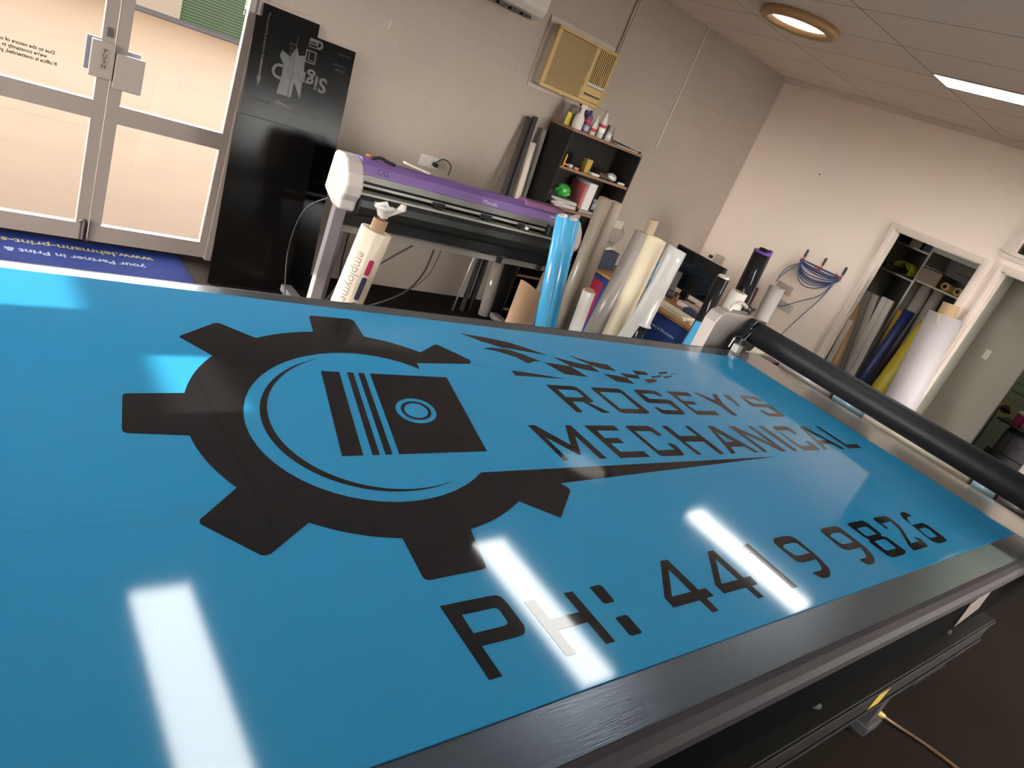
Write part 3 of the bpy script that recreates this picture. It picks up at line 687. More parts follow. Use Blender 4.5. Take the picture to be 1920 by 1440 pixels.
# ---- gantry with its rubber roller
ga = thing('roller_gantry', 'black laminating roller on brushed metal end plates across the table end', 'laminator', (3.45, 1.1, ZT))
rub = mat('black_rubber', (0.007, 0.0072, 0.009), 0.5, spec=.25, var=0.12, scale=3, bump=.05, bscale=200)
MB().lathe((3.455, .20, 1.147), (3.455, 1.905, 1.147), [(0, .02), (0, .058), (.004, .062), (.996, .062), (1, .058), (1, .02)], 40).build('roller', rub, ga)
MB().cyl((3.455, .14, 1.147), (3.455, 1.99, 1.147), .019).build('shaft', mat('shaft_steel', (.6, .58, .55), .3, .9), ga)
plate_m = mat('end_plate_metal', (0.36, 0.32, 0.30), 0.38, 0.55, var=.05)


def end_plate(y, s):
    pr = [(3.14, .90), (3.14, 1.15), (3.16, 1.195), (3.20, 1.215), (3.40, 1.215), (3.46, 1.215), (3.56, 1.18), (3.56, .90)]
    p = MB().prism(pr, 'y', y, y + .075).build('end_plate', plate_m, ga, bevel=.005, seg=3)
    for (x, z) in ((3.345, 1.15), (3.40, 1.115)) if s else ():
        MB().lathe((x, y - .003, z), (x, y + .004, z), [(0, .006), (1, .006)], 12).build('screw', mat('screw_bright', (.85, .82, .78), .25, .6), p)
    return p


end_plate(1.965, 1)
end_plate(.065, 0)
b = MB().prism([(3.36, 1.035), (3.36, 1.10), (3.385, 1.135), (3.40, 1.18), (3.43, 1.213), (3.52, 1.213), (3.525, 1.06), (3.50, 1.035)], 'y', 1.912, 1.958)
b.prism([(3.30, 1.034), (3.31, 1.105), (3.375, 1.115), (3.385, 1.034)], 'y', 1.920, 1.956)
b.build('bearing_block', mat('gloss_black', (0.012, 0.012, 0.014), 0.12), ga, bevel=.008, seg=3)
MB().tube(cat_path([(3.375, 1.905, 1.105), (3.395, 1.905, 1.135), (3.405, 1.905, 1.168)], 3), .003).box(3.385, 3.42, 1.902, 1.912, 1.165, 1.172) \
    .box(3.355, 3.395, 1.902, 1.912, 1.098, 1.105).build('clamp', mat('clamp_steel', (.5, .5, .5), .25, .9), ga)
MB().tube(cat_path([(3.27, 2.01, 1.205), (3.29, 2.01, 1.245), (3.335, 2.01, 1.265), (3.385, 2.01, 1.258), (3.42, 2.01, 1.245)], 6), .011, n=12) \
    .build('lift_handle', mat('handle_metal', (0.55, 0.48, 0.42), 0.3, 0.7), ga)
kn = MB().lathe((3.415, 2.01, 1.246), (3.455, 2.01, 1.238), [(0, .012), (.1, .018), (.9, .018), (1, .012)], 16).build('knob', black_p, ga)
MB().lathe((3.455, 2.01, 1.238), (3.458, 2.01, 1.2374), [(0, .012), (1, .010)], 16).build('knob_cap', mat('green_plastic', (0.03, 0.22, 0.12), .4), kn)
MB().tube([(3.445, 2.0, 1.215), (3.485, 2.0, 1.25)], .008).build('lever', black_p, ga)
MB().box(3.30, 3.34, 1.87, 1.91, ZT + .0015, 1.075).build('stop_block', mat('cast_grey', (.4, .38, .36), .5, .4), ga, bevel=.003)

# ---- short rolls in the tray at the table end
def tray_roll(y0, y1, r, m, label, rc=.035):
    t = thing('vinyl_roll', label, 'roll', (3.80, (y0 + y1) / 2, .93), 'rolls lying in the tray under the black roller')
    zc = .931 + r
    MB().pipe((3.80, y0, zc), (3.80, y1, zc), r, rc).build('sheet', m, t)
    MB().pipe((3.80, y0 - .004, zc), (3.80, y1 + .004, zc), rc - .0005, rc - .005).build('core', card, t)


card = mat('cardboard', (0.25, 0.15, 0.088), 0.75, var=.08, scale=9, bump=.05)
cream = mat('cream_film', (0.62, 0.56, 0.44), 0.35, var=.02)
white_v = mat('white_film', (0.54, 0.51, 0.48), 0.25, var=.02)
paleblue = mat('pale_blue_film', (0.30, 0.44, 0.52), 0.25, var=.03)
brown_d = mat('dark_brown_film', (0.10, 0.08, 0.075), 0.35, var=.1)
tray_roll(1.505, 1.835, .082, white_v, 'white film roll in the tray just past the cream card')
tray_roll(1.31, 1.485, .084, paleblue, 'pale blue film roll in the tray between the white and cream rolls')
tray_roll(.755, 1.30, .086, cream, 'long cream film roll in the tray under the black roller')
tray_roll(.635, .735, .084, paleblue, 'short pale blue roll in the tray at the near end of the cream roll')
tray_roll(.45, .62, .080, brown_d, 'dark brown roll at the near end of the tray')
t = thing('tape_box', 'cream card box with a yellow ring mark under the far end of the roller', 'box', (3.68, 1.99, .93))
MB().box(3.64, 3.72, 1.945, 2.03, .9305, 1.025).build('carton', mat('cream_card', (.75, .68, .52), .6), t, bevel=.003)
MB().pipe((3.6392, 1.985, .975), (3.6375, 1.985, .975), .024, .016, t0=0, t1=1).build('ring_mark', mat('mark_yellow', (.75, .42, .05), .6), t)
t = tag(MB().box(3.64, 3.74, 1.845, 1.925, .9305, 1.018).build('ink_cartridge', mat('navy_plastic', (.012, .014, .035), .3), None, bevel=.004), 'dark navy cartridge in the tray beside the cream card box', 'cartridge')

# ================================================================= ROLLS AND TUBES
def V3(a, b, t):
    return Vector(a).lerp(Vector(b), t)


def roll(label, base, top, r, m, name='vinyl_roll', rc=.024, core_out=.006, core_m=None, group=None, wall=.004, flare=None, end_m=None, cat='roll'):
    """a roll standing on end: wound sheet (hollow) and the tube it is wound on."""
    base, top = Vector(base), Vector(top)
    t = thing(name, label, cat, base, group)
    d = (top - base).normalized()
    k = math.sqrt(max(0, 1 - d.z * d.z)) * r          # keeps the tilted foot on the floor
    base = base + d * (k / max(d.z, .2))
    s = MB().pipe(base, top, r, rc, 36).build('sheet', m, t)
    if rc > .012:
        MB().pipe(base, top + d * core_out, rc - .0006, rc - wall, 24).build('core', core_m or card, t)
    # visible seam of the outer wrap
    a = math.radians(200)
    u = d.orthogonal().normalized()
    w = d.cross(u)
    o = (u * math.cos(a) + w * math.sin(a))
    MB().tube([base + o * r, top + o * r], .0012, n=6).build('seam', m, s)
    return t


sky_v = mat('sky_blue_vinyl', (0.065, 0.34, 0.58), 0.16, var=.03)
beige_v = mat('beige_film', (0.24, 0.20, 0.155), 0.30, var=.05, scale=3)
tan_v = mat('tan_film', (0.38, 0.315, 0.255), 0.35, var=.04, scale=3)
gp_v = mat('grey_pink_film', (0.30, 0.262, 0.242), 0.22, var=.04)
cream_v = mat('cream_vinyl', (0.76, 0.645, 0.465), 0.45, var=.02)
silver_v = mat('silver_white_vinyl', (0.40, 0.39, 0.365), 0.28, var=.03)
black_v = mat('black_gloss_vinyl', (0.010, 0.010, 0.012), 0.10, var=.1)
G1 = 'vinyl rolls standing between the table and the wall'
# printed roll nearest the door
rl = roll('cream printed roll with the word employment standing nearest the black panels', (1.558, 2.9, 0), (1.664, 2.9, 1.004), .0752,
          mat('printed_cream', (0.54, 0.46, 0.36), 0.25, var=.02), rc=.036, core_out=.055, group=G1)
P0, P1, RR = Vector((1.558, 2.9, 0)), Vector((1.664, 2.9, 1.004)), .0752
ax = (P1 - P0).normalized()
tocam = (Vector((0, 0, 1.82)) - P1)
tocam = (tocam - ax * tocam.dot(ax)).normalized()
side = ax.cross(tocam)          # to the right seen from the room


def wrap(v0, u0, rot=True, e=.0008):
    def f(a, c):
        v, u = (v0 - a, u0 + c) if rot else (v0 + c, u0 + a)
        th = u / RR
        return P1 + ax * v + (tocam * math.cos(th) + side * math.sin(th)) * (RR + e)
    return f


sheet_o = [o for o in rl.children if o.name.startswith('sheet')][0]
text_obj('lettering', 'employment', .062, mat('print_grey', (0.20, 0.16, 0.14), 0.4), sheet_o, wrap(-.105, -.020), align='LEFT', sub=2)


def pill(v0, v1, u, w):
    pts = []
    for k in range(9):
        a = math.pi * k / 8
        pts.append((v1 - w + w * .7 * math.sin(a) + .3 * w, u + w * math.cos(a)))
    for k in range(9):
        a = math.pi * k / 8
        pts.append((v0 + w - w * .7 * math.sin(a) - .3 * w, u - w * math.cos(a)))
    return [pts]


wv = wrap(0, 0, rot=False)
for (a, c, mm) in ((-.205, -.125, mat('print_crimson', (0.48, 0.02, 0.09), .4)), (-.335, -.215, mat('print_navy', (0.045, 0.05, 0.10), .4)), (-.46, -.347, MATS['print_navy'])):
    shapes_obj('printed_bar', [pill(a, c, .036, .0135)], mm, sheet_o, lambda p, q: wv(q, p), sub=2)
t = thing('crumpled_paper', 'crumpled white paper stuffed in the core of the printed cream roll', 'paper', (1.67, 2.9, 1.05))
random.seed(3)
rows = []
for i in range(7):
    rows.append([(1.672 + .022 * math.cos(j * math.pi / 3) * (1 + i * .28) + random.uniform(-.006, .006), 2.9 + .022 * math.sin(j * math.pi / 3) * (1 + i * .28),
                  1.072 + .009 * i + random.uniform(-.006, .006)) for j in range(7)])
MB().sheet(rows, .0015).build('wad', white_v, t)
rows = [[(1.68 + .022 * i + .003 * j, 2.885 + .008 * j - .002 * i, 1.085 + .014 * i + .010 * j * (1 if i % 2 else .4) - .006 * (j - 2) ** 2 * .5) for j in range(5)] for i in range(5)]
MB().sheet(rows, .0012).build('corner', white_v, t)
rows = [[(1.655 - .012 * i + .012 * j, 2.905 - .004 * j, 1.080 + .016 * i + .006 * j) for j in range(5)] for i in range(4)]
MB().sheet(rows, .0012).build('corner', white_v, t)

roll('left one of the twin sky blue vinyl rolls in front of the plotter', (3.307, 3.15, 0), (2.983, 3.15, 1.252), .0415, sky_v, rc=.030, core_m=white_v, wall=.006, group=G1)
roll('right one of the twin sky blue vinyl rolls in front of the plotter', (3.456, 3.22, 0), (3.147, 3.22, 1.235), .038, sky_v, rc=.028, core_m=white_v, wall=.006, group=G1)
roll('tall glossy beige film roll right of the twin sky blue rolls', (3.706, 3.5, 0), (3.627, 3.5, 1.378), .049, beige_v, rc=.040, group=G1)
roll('tall tan roll touching the glossy beige film roll', (3.862, 3.555, 0), (3.797, 3.555, 1.367), .050, tan_v, rc=.040, core_m=tan_v, group=G1)
roll('short white roll with a brown core below the tall tan roll', (3.388, 3.0, 0), (3.304, 3.0, .866), .0425, white_v, rc=.033, core_out=.012, group=G1)
roll('grey pink film roll left of the cream vinyl roll', (3.803, 3.3, 0), (3.916, 3.3, 1.258), .064, gp_v, rc=.035, group=G1)
roll('thin brown core tube rising behind the cream vinyl roll', (4.216, 3.42, 0), (4.094, 3.42, 1.35), .039, mat('brown_tube', (.42, .32, .22), .4, var=.05), name='cardboard_tube', rc=.036, core_out=-.002, group='cardboard tubes', cat='tube')
roll('thick cream vinyl roll in the middle of the row of rolls', (3.753, 3.05, 0), (3.764, 3.05, 1.288), .0675, cream_v, rc=.040, core_m=cream_v, group=G1)
# silver white sheet wound on the upper half of a black roll, its end hanging loose
t = thing('vinyl_roll', 'silver white vinyl wound round a black roll with a loose hanging corner', 'roll', (3.735, 2.85, 0), G1)
pa, pb = Vector((3.735, 2.85, 0)), Vector((3.744, 2.85, 1.29))
MB().pipe(pa, V3(pa, pb, .60), .055, .030, 36).build('black_sheet', black_v, t)
s = MB().lathe(V3(pa, pb, .585), pb, [(0, .035), (0, .076), (.012, .066), (.05, .060), (1, .066), (1, .058), (.06, .054), (0, .035)], 40, cap=False).build('sheet', silver_v, t)
rows = []
for i in range(13):
    q = i / 12
    c = pb + Vector((0, 0, .004 - .92 * q))
    rr = .074
    wd = 2.1 - 1.3 * q
    sx, sy = -.085 * q * q, .11 * q * q
    rows.append([(c.x + rr * math.cos(-2.45 + wd * (.55 - j / 8)) + sx, c.y + rr * math.sin(-2.45 + wd * (.55 - j / 8)) + sy, c.z + .018 * (j / 8) * (1 - q)) for j in range(9)])
MB().sheet(rows, .0015).build('loose_corner', silver_v, t)
roll('black gloss roll with a white core standing at the desk corner', (4.31, 2.80, 0), (4.30, 2.80, 1.196), .047, black_v, rc=.040, core_out=.016, core_m=white_v, wall=.012, group=G1)
roll('white roll standing right of the white cored black roll', (4.41, 2.74, 0), (4.40, 2.695, 1.150), .060, white_v, rc=.03, group=G1)
roll('short fat sky blue roll near the far end of the black roller', (3.955, 2.58, 0), (4.045, 2.58, .905), .079, sky_v, rc=.062, core_out=-.01, core_m=white_v, wall=.01, group=G1)
t = roll('tall black gloss roll with a purple clamp ring leaning by the right wall', (6.00, 3.60, 0), (5.912, 3.60, 1.335), .082, black_v, rc=.045, core_out=.03, core_m=black_v, group=G1)
p0, p1 = Vector((6.0, 3.6, 0)), Vector((5.912, 3.6, 1.335))
d = (p1 - p0).normalized()
purple = mat('purple_plastic', (0.13, 0.05, 0.33), 0.35)
MB().lathe(p1 - d * .014, p1 + d * .006, [(0, .05), (0, .084), (1, .084), (1, .05)], 36).box(p1.x + .075, p1.x + .115, 3.575, 3.60, p1.z - .03, p1.z + .035).build('clamp_ring', purple, t)
tag(MB().lathe((6.16, 3.66, .001), (6.14, 3.66, 1.0), [(0, .05), (.01, .062), (.99, .062), (1, .055)], 24).build('vinyl_roll', mat('dark_maroon_vinyl', (.03, .008, .010), .3)), 'short dark maroon roll behind the purple ringed black roll', 'roll', G1)
roll('white paper tube leaning on the right wall below the sockets', (6.68, 3.70, 0), (6.63, 3.70, 1.033), .080, mat('white_paper', (.50, .47, .44), .6), rc=.05, core_out=-.004, core_m=MATS['white_paper'], name='paper_tube', group='paper tubes', cat='tube')
# kraft tube with a slanting cut
t = thing('cardboard_tube', 'brown cardboard tube cut off slantwise standing under the plotter', 'tube', (2.744, 2.9, 0), 'cardboard tubes')
vs, fs, n = [], [], 40
for k in range(2):
    for rr in (.0703, .066):
        for i in range(n):
            a = 2 * math.pi * i / n
            x, y = rr * math.cos(a), rr * math.sin(a)
            z = 0.001 if k == 0 else .855 - (x * .5 + y * .1)
            vs.append((2.744 - .021 * (z / .9) + x, 2.9 + y, z))
for i in range(n):
    j = (i + 1) % n
    fs += [(i, j, 2 * n + j, 2 * n + i), (n + i, 3 * n + i, 3 * n + j, n + j), (2 * n + i, 2 * n + j, 3 * n + j, 3 * n + i), (i, n + i, n + j, j)]
MB().add(vs, fs, True).build('tube_wall', card, t)
# tubes leaning on the block wall left of the bookcase
G2 = 'tubes leaning on the block wall behind the plotter'
dk_tube = mat('charcoal_tube', (0.055, 0.05, 0.048), 0.22, var=.1)
roll('outer left charcoal tube of the pair leaning on the block wall', (3.60, 4.53, 0), (3.80, 4.825, 1.645), .024, dk_tube, name='tube', rc=.018, core_out=-.001, core_m=dk_tube, group=G2, cat='tube')
roll('right charcoal tube of the pair next to the bookcase', (3.69, 4.55, 0), (3.855, 4.823, 1.665), .025, dk_tube, name='tube', rc=.018, core_out=-.001, core_m=dk_tube, group=G2, cat='tube')
clear_m = glass('clear_film', (0.80, 0.79, 0.76), 0.10, .08)
t = thing('film_roll', 'clear film on a cream core leaning between the charcoal tubes and the bookcase', 'roll', (3.80, 4.47, 0), G2)
pa, pb = Vector((3.80, 4.47, .01)), Vector((3.885, 4.77, 1.47))
MB().pipe(pa, pb, .026, .016, 28).build('core', mat('cream_core', (.62, .54, .44), .35, var=.05), t)
MB().pipe(V3(pa, pb, .0), V3(pa, pb, .38), .052, .031, 28).build('sheet', mat('film_wrap', (.24, .21, .18), .10, var=.35, scale=6, stretch=(8, 8, .6)), t)
t = tag(MB().pipe((3.935, 4.60, .001), (3.985, 4.81, 1.60), .022, .019, 24).build('film_tube', mat('smoky_plastic', (.20, .185, .165), .12)), 'clear plastic tube leaning against the bookcase side', 'tube', G2)
t = tag(MB().tube([(3.50, 4.52, .002), (3.60, 4.60, .75)], .008).build('highlight_rod', mat('highlight_metal', (.45, .43, .42), .3, .7)), 'thin pale rod drawn as the edge highlight of the left charcoal tube below the plotter', 'rod')  # pale rod added as the bright left edge of the dark tube

# ================================================================= BLACK SHEETS BY THE DOOR
acm = mat('black_panel', (0.0045, 0.0040, 0.0036), 0.16, spec=.07, var=.08)
ink = mat('panel_print', (0.085, 0.082, 0.08), 0.5, spec=.2)


def lean_board(label, x0, x1, h, yb, yt, group='black sheets leaning by the door', th=.004):
    """a sheet leaning on the wall: foot at y=yb, top edge at y=yt, length measured as height h."""
    t = thing('panel_sheet', label, 'panel', ((x0 + x1) / 2, yb, 0), group)
    dy = yt - yb
    vs = [(x0, yb, 0.0005), (x1, yb, 0.0005), (x1, yt, h), (x0, yt, h), (x0, yb + th, 0.0005), (x1, yb + th, 0.0005), (x1, yt + th, h), (x0, yt + th, h)]
    MB().add(vs, [(0, 1, 2, 3), (7, 6, 5, 4), (0, 4, 5, 1), (1, 5, 6, 2), (2, 6, 7, 3), (3, 7, 4, 0)]).build('board', acm, t)
    return t, (lambda a, z: Vector((a, yb + dy * z / h - .0012, z)))


lean_board('tallest black sheet standing behind the printed one beside the door frame', 1.592, 1.955, 1.708, 4.60, 4.845)
tp, on = lean_board('wide black sheet printed with upside down lettering beside the door', 1.545, 2.215, 1.632, 4.55, 4.80)
lean_board('narrow black sheet between the printed sheet and the door frame', 1.535, 1.62, 1.165, 4.52, 4.70)
lean_board('low plain black sheet in front by the door frame', 1.49, 2.02, 1.075, 4.46, 4.60)


def upside(cx, cz):
    return lambda a, c: on(cx - a, cz - c)


def upright(cx, cz, turn=False):
    return (lambda a, c: on(cx + c, cz - a)) if turn else (lambda a, c: on(cx + a, cz + c))


text_obj('lettering', 'SignnD', .125, ink, tp, upside(1.875, 1.37), bold=.003, space=1.05)
ar = MB()
for (pts) in ([(1.735, 1.185), (1.775, 1.205), (1.775, 1.192), (1.86, 1.178), (1.86, 1.163), (1.775, 1.174), (1.775, 1.16)],):
    shapes_obj('arrow', [[pts]], ink, tp, lambda a, c: on(a, c))
shapes_obj('arrow', [[[(1.607, 1.30), (1.622, 1.24), (1.637, 1.30), (1.627, 1.30), (1.627, 1.40), (1.617, 1.40), (1.617, 1.30)]]], ink, tp, lambda a, c: on(a, c))
dim = mat('panel_print_dim', (0.030, 0.029, 0.028), 0.5, spec=.2)
text_obj('small_print', 'Please peel the film', .024, ink, tp, upright(1.95, 1.157))
text_obj('small_print', 'Please peel the protective film', .022, ink, tp, upright(1.622, 1.535, True))
text_obj('small_print', 'Installation', .024, dim, tp, upright(1.665, 1.165))
for (x, z, s_) in ((2.14, 1.585, 'Furniture'), (2.12, 1.515, 'Furniture'), (2.13, 1.485, 'Signage'), (2.10, 1.05, 'Panel'), (2.10, 1.02, 'Panel')):
    text_obj('small_print', s_, .026, dim, tp, upside(x, z))
for i, s_ in enumerate(('ACP', 'UV', 'PE', 'FR')):
    text_obj('small_print', s_, .024, dim, tp, upside(1.795, 1.545 - .027 * i))
shapes_obj('printed_line', [[[(1.818, 1.19), (1.821, 1.19), (1.821, 1.60), (1.818, 1.60)]]], dim, tp, lambda a, c: on(a, c))
mk = [[[(1.895, 1.565), (1.965, 1.565), (1.985, 1.575), (1.99, 1.595), (1.98, 1.613), (1.965, 1.618), (1.895, 1.618)],
       [(1.955, 1.578), (1.955, 1.605), (1.968, 1.605), (1.974, 1.592), (1.968, 1.578)], [(1.90, 1.57), (1.90, 1.583), (1.95, 1.583), (1.95, 1.57)], [(1.90, 1.59), (1.90, 1.598), (1.945, 1.598), (1.945, 1.59)]],
      [[(1.885, 1.47), (1.955, 1.47), (1.955, 1.545), (1.885, 1.545)], [(1.892, 1.477), (1.892, 1.538), (1.948, 1.538), (1.948, 1.477)]],
      [[(1.905, 1.485), (1.94, 1.485), (1.94, 1.49), (1.91, 1.49), (1.91, 1.53), (1.905, 1.53)]]]
shapes_obj('panel_mark', mk, ink, tp, lambda a, c: on(a, c))
star = [(1.745, 1.235), (1.765, 1.40), (1.725, 1.455), (1.735, 1.49), (1.79, 1.47), (1.825, 1.535), (1.845, 1.49), (1.885, 1.505), (1.895, 1.41), (1.90, 1.24), (1.845, 1.33), (1.84, 1.235)]
shapes_obj('star_reflection', [[star]], mat('reflection_grey', (0.022, 0.021, 0.020), .3, spec=.28), tp, lambda a, c: on(a, c) + Vector((0, .0006, 0)))  # star-shaped reflection painted in grey on the glossy sheet

# ================================================================= PLOTTER
pt = thing('vinyl_plotter', 'wide vinyl cutting plotter with a purple lid on a grey stand by the wall', 'plotter', (2.95, 4.1, 0))
cap_m = mat('plotter_white', (0.40, 0.355, 0.335), 0.35, var=.02)
lid_m = mat('plotter_purple', (0.155, 0.085, 0.255), 0.42, var=.05)
rail_m = mat('plotter_grey', (0.13, 0.125, 0.115), 0.4, .2, var=.05)
rail_l = mat('plotter_pale_rail', (0.36, 0.36, 0.30), 0.35, .2, var=.05)
leg_m = mat('stand_grey', (0.175, 0.16, 0.165), 0.45, .2, var=.05)
prof = [(4.13, .865), (4.115, 1.09), (4.09, 1.115), (3.985, 1.118), (3.925, 1.095), (3.875, 1.04), (3.845, .97), (3.848, .915), (3.872, .875), (3.87, .81), (3.985, .812)]
MB().prism(prof, 'x', 1.93, 2.045).build('end_cap', cap_m, pt, bevel=.018, seg=3)
MB().prism(prof, 'x', 3.80, 3.93).build('end_cap', cap_m, pt, bevel=.018, seg=3)
MB().prism([(4.11, 1.07), (4.11, 1.112), (3.99, 1.126), (3.935, 1.095), (3.905, 1.045), (3.93, 1.04)], 'x', 2.045, 3.80).build('lid', lid_m, pt, bevel=.006)
MB().prism([(3.93, 1.04), (3.905, 1.045), (3.900, 1.003), (3.925, 1.0)], 'x', 2.045, 3.80).build('front_trim', rail_m, pt, bevel=.003)
MB().prism([(4.08, 1.112), (4.05, 1.148), (3.97, 1.146), (3.945, 1.108)], 'x', 3.36, 3.765).build('control_panel', mat('plotter_magenta', (0.21, 0.085, 0.20), 0.45, var=.05), pt, bevel=.008)
MB().box(2.045, 3.80, 3.955, 4.09, .93, .945).box(2.045, 3.80, 4.06, 4.10, .945, 1.06).build('cutting_bed', black_p, pt)
MB().cyl((2.045, 3.915, .978), (3.60, 3.915, .978), .010).build('pinch_rail', rail_l, pt)
MB().box(2.045, 3.75, 3.87, 3.955, .928, .943).build('platen', rail_l, pt, bevel=.003)
MB().prism([(3.955, .925), (3.868, .925), (3.845, .905), (3.835, .865), (3.845, .82), (3.87, .80), (3.96, .80)], 'x', 2.045, 3.80).build('front_cover', mat('cover_black', (0.012, 0.012, 0.0115), 0.42, spec=.35, var=.15), pt, bevel=.006)
for x in (2.62, 3.02, 3.36, 3.66):
    b = MB().box(x - .05, x + .05, 3.90, 3.935, .955, .985).box(x - .025, x + .025, 3.885, 3.94, .943, .965)
    b.cyl((x - .02, 3.90, .952), (x + .02, 3.90, .952), .012, n=14)
    b.build('pinch_roller', black_p, pt, bevel=.003)
MB().box(3.58, 3.80, 3.86, 4.0, .945, 1.03).build('cutter_head', black_p, pt, bevel=.008)
MB().lathe((3.36, 3.885, .962), (3.40, 3.885, .962), [(0, .018), (.1, .024), (.9, .024), (1, .018)], 20).build('chrome_cap', mat('chrome', (.8, .78, .75), .08, 1.0), pt)
MB().tube(cat_path([(3.77, 3.93, 1.09), (3.80, 3.90, 1.13), (3.84, 3.90, 1.145), (3.86, 3.93, 1.12)], 4), .017, n=10).build('lever_handle', cap_m, pt)
# stand
for x in (1.945, 3.80):
    MB().box(x, x + .075, 3.93, 3.985, .05, .83).box(x + .075, x + .12, 3.97, 4.06, .05, .83).build('leg', leg_m, pt, bevel=.004)
    MB().box(x, x + .075, 3.62, 4.40, .035, .085).build('foot', leg_m, pt, bevel=.008)
    for y in (3.66, 4.36):
        MB().cyl((x + .02, y, .028), (x + .055, y, .028), .028, n=18).build('castor', black_p, pt)
MB().box(2.02, 3.80, 3.955, 3.995, .705, .775).build('crossbar', black_p, pt, bevel=.004)
MB().box(2.02, 3.80, 3.955, 4.03, .655, .682).box(2.02, 3.80, 3.955, 3.97, .682, .695).build('crossbar', mat('stand_pale', (.24, .22, .19), .45, .2), pt, bevel=.003)
for x in (3.30, 3.70):
    MB().box(x - .02, x + .02, 3.93, 3.96, .655, .70).build('bracket', black_p, pt, bevel=.003)
text_obj('brand_lettering', 'Mimaki', .045, mat('logo_pale', (.55, .48, .60), .5), pt, lambda a, c: Vector((3.02 + a, 3.918 - .0015 - .0 * c, 1.066)) + Vector((0, .47 * c, .88 * c)) + Vector((0, -.004, 0)), shear=.2)
b = MB()
xs = mat('sticker_pale', (.5, .5, .42), .5)
MB().add([(3.60, 3.9155, 1.055), (3.65, 3.9155, 1.055), (3.65, 3.928, 1.085), (3.60, 3.928, 1.085)], [(0, 1, 2, 3)]).build('sticker', xs, pt)
MB().add([(3.675, 3.9155, 1.055), (3.74, 3.9155, 1.055), (3.74, 3.924, 1.075), (3.675, 3.924, 1.075)], [(0, 1, 2, 3)]).build('sticker', mat('sticker_lime', (.42, .42, .04), .5), pt)
text_obj('lid_lettering', 'CG', .06, mat('logo_navy', (.03, .02, .09), .4), pt, lambda a, c: Vector((2.17 + a, 3.912, 1.075)) + Vector((0, .45 * c, .8 * c)), shear=.2)
# cables hanging below
cab = mat('black_cable', (.015, .015, .015), .5)
for nm, lab, pts, r in (('cable', 'thin black cable hanging below the plotter beside its left leg', [(2.14, 4.05, .70), (2.15, 4.06, .45), (2.19, 4.1, .25), (2.2, 4.25, .02)], .005),
                        ('cable', 'black cable swinging from the plotter to the floor behind the printed roll', [(2.66, 4.045, .66), (2.52, 4.1, .50), (2.40, 4.2, .30), (2.25, 4.3, .04)], .006),
                        ('cable', 'black cable dropping from the middle of the plotter to the floor', [(2.80, 4.045, .66), (2.78, 4.06, .42), (2.72, 4.15, .22), (2.55, 4.3, .03), (2.42, 4.35, .008)], .007),
                        ('cable', 'thin grey cable ending in mid air below the plotter', [(2.86, 4.045, .66), (2.84, 4.06, .45), (2.77, 4.10, .30)], .003),
                        ('cable', 'black cable looping between the black sheets and the plotter leg', [(1.90, 3.95, .85), (1.80, 4.02, .72), (1.78, 4.05, .45), (1.84, 4.05, .12), (1.90, 4.1, .01)], .004)):
    tag(MB().tube(cat_path(pts, 6), r, n=8).build(nm, cab), lab, 'cable', 'cables around the plotter')
# things on the lid
t = tag(MB().tube(cat_path([(2.11, 3.98, 1.132), (2.16, 3.97, 1.150), (2.20, 3.955, 1.142), (2.26, 3.96, 1.132)], 5), [.012, .012, .011, .010, .010, .010, .009, .009, .012, .016, .016, .014, .010, .010, .008, .008][:16] if False else .010, n=10).build('hand_tool', black_p), 'black hand tool lying on the left end of the purple lid', 'tool')
t = tag(MB().tube([(2.085, 4.02, 1.137), (2.13, 4.0, 1.140)], .008).build('pencil_stub', mat('rust_orange', (.45, .13, .05), .5)), 'short rust orange pencil stub on the purple lid', 'pencil')
t = thing('scraper', 'cream plastic scraper lying on the purple plotter lid', 'scraper', (2.38, 3.96, 1.12))
MB().box(2.32, 2.46, 3.945, 3.985, 1.150, 1.164, rot=Matrix.Rotation(.12, 3, 'Y')).build('handle', cream, t, bevel=.004)
MB().box(2.44, 2.50, 3.93, 3.99, 1.142, 1.154, rot=Matrix.Rotation(.12, 3, 'Y')).build('blade', cream, t, bevel=.002)

# ================================================================= BOOKCASE
bk = thing('bookcase', 'dark open bookcase with brown edged shelves against the block wall', 'bookcase', (4.48, 4.7, 0))
carc = mat('dark_laminate', (0.014, 0.012, 0.011), 0.5, spec=.2, var=.1)
wood = mat('shelf_edge_brown', (0.20, 0.10, 0.045), 0.5, var=.15, scale=10)
X0, X1, YB0, YB1, ZB = 4.045, 4.935, 4.55, 4.85, 1.70
MB().box(X0, X0 + .018, YB0, YB1, 0, ZB - .022).build('side_panel', carc, bk)
MB().box(X1 - .018, X1, YB0, YB1, 0, ZB - .022).build('side_panel', carc, bk)
MB().box(X0 + .018, X1 - .018, YB1 - .006, YB1, .02, ZB - .022).build('back_panel', carc, bk)
MB().box(X0, X1, YB0 - .004, YB1, ZB - .022, ZB).build('top', wood, bk, bevel=.001)
for z in (1.375, 1.045, .72, .39, .06):
    s = MB().box(X0 + .018, X1 - .018, YB0 + .004, YB1 - .006, z, z + .02).build('shelf', carc, bk)
    MB().box(X0 + .018, X1 - .018, YB0, YB0 + .004, z - .001, z + .021).build('edge_band', wood, s)
Z1, Z2, Z3 = 1.7005, 1.3955, 1.0655


def bottle(name, label, cat, x, y, z, prof, m, h, group, cap=None, band=None):
    t = thing(name, label, cat, (x, y, z), group)
    MB().lathe((x, y, z), (x, y, z + h), prof, 22).build('body', m, t)
    if cap:
        MB().cyl((x, y, z + h), (x, y, z + h + cap[0]), cap[1], n=18).build('cap', cap[2], t)
    if band:
        for (z0, z1, rr, mm) in band:
            MB().pipe((x, y, z + z0), (x, y, z + z1), rr + .0008, rr - .001, 24).build('label', mm, t)
    return t


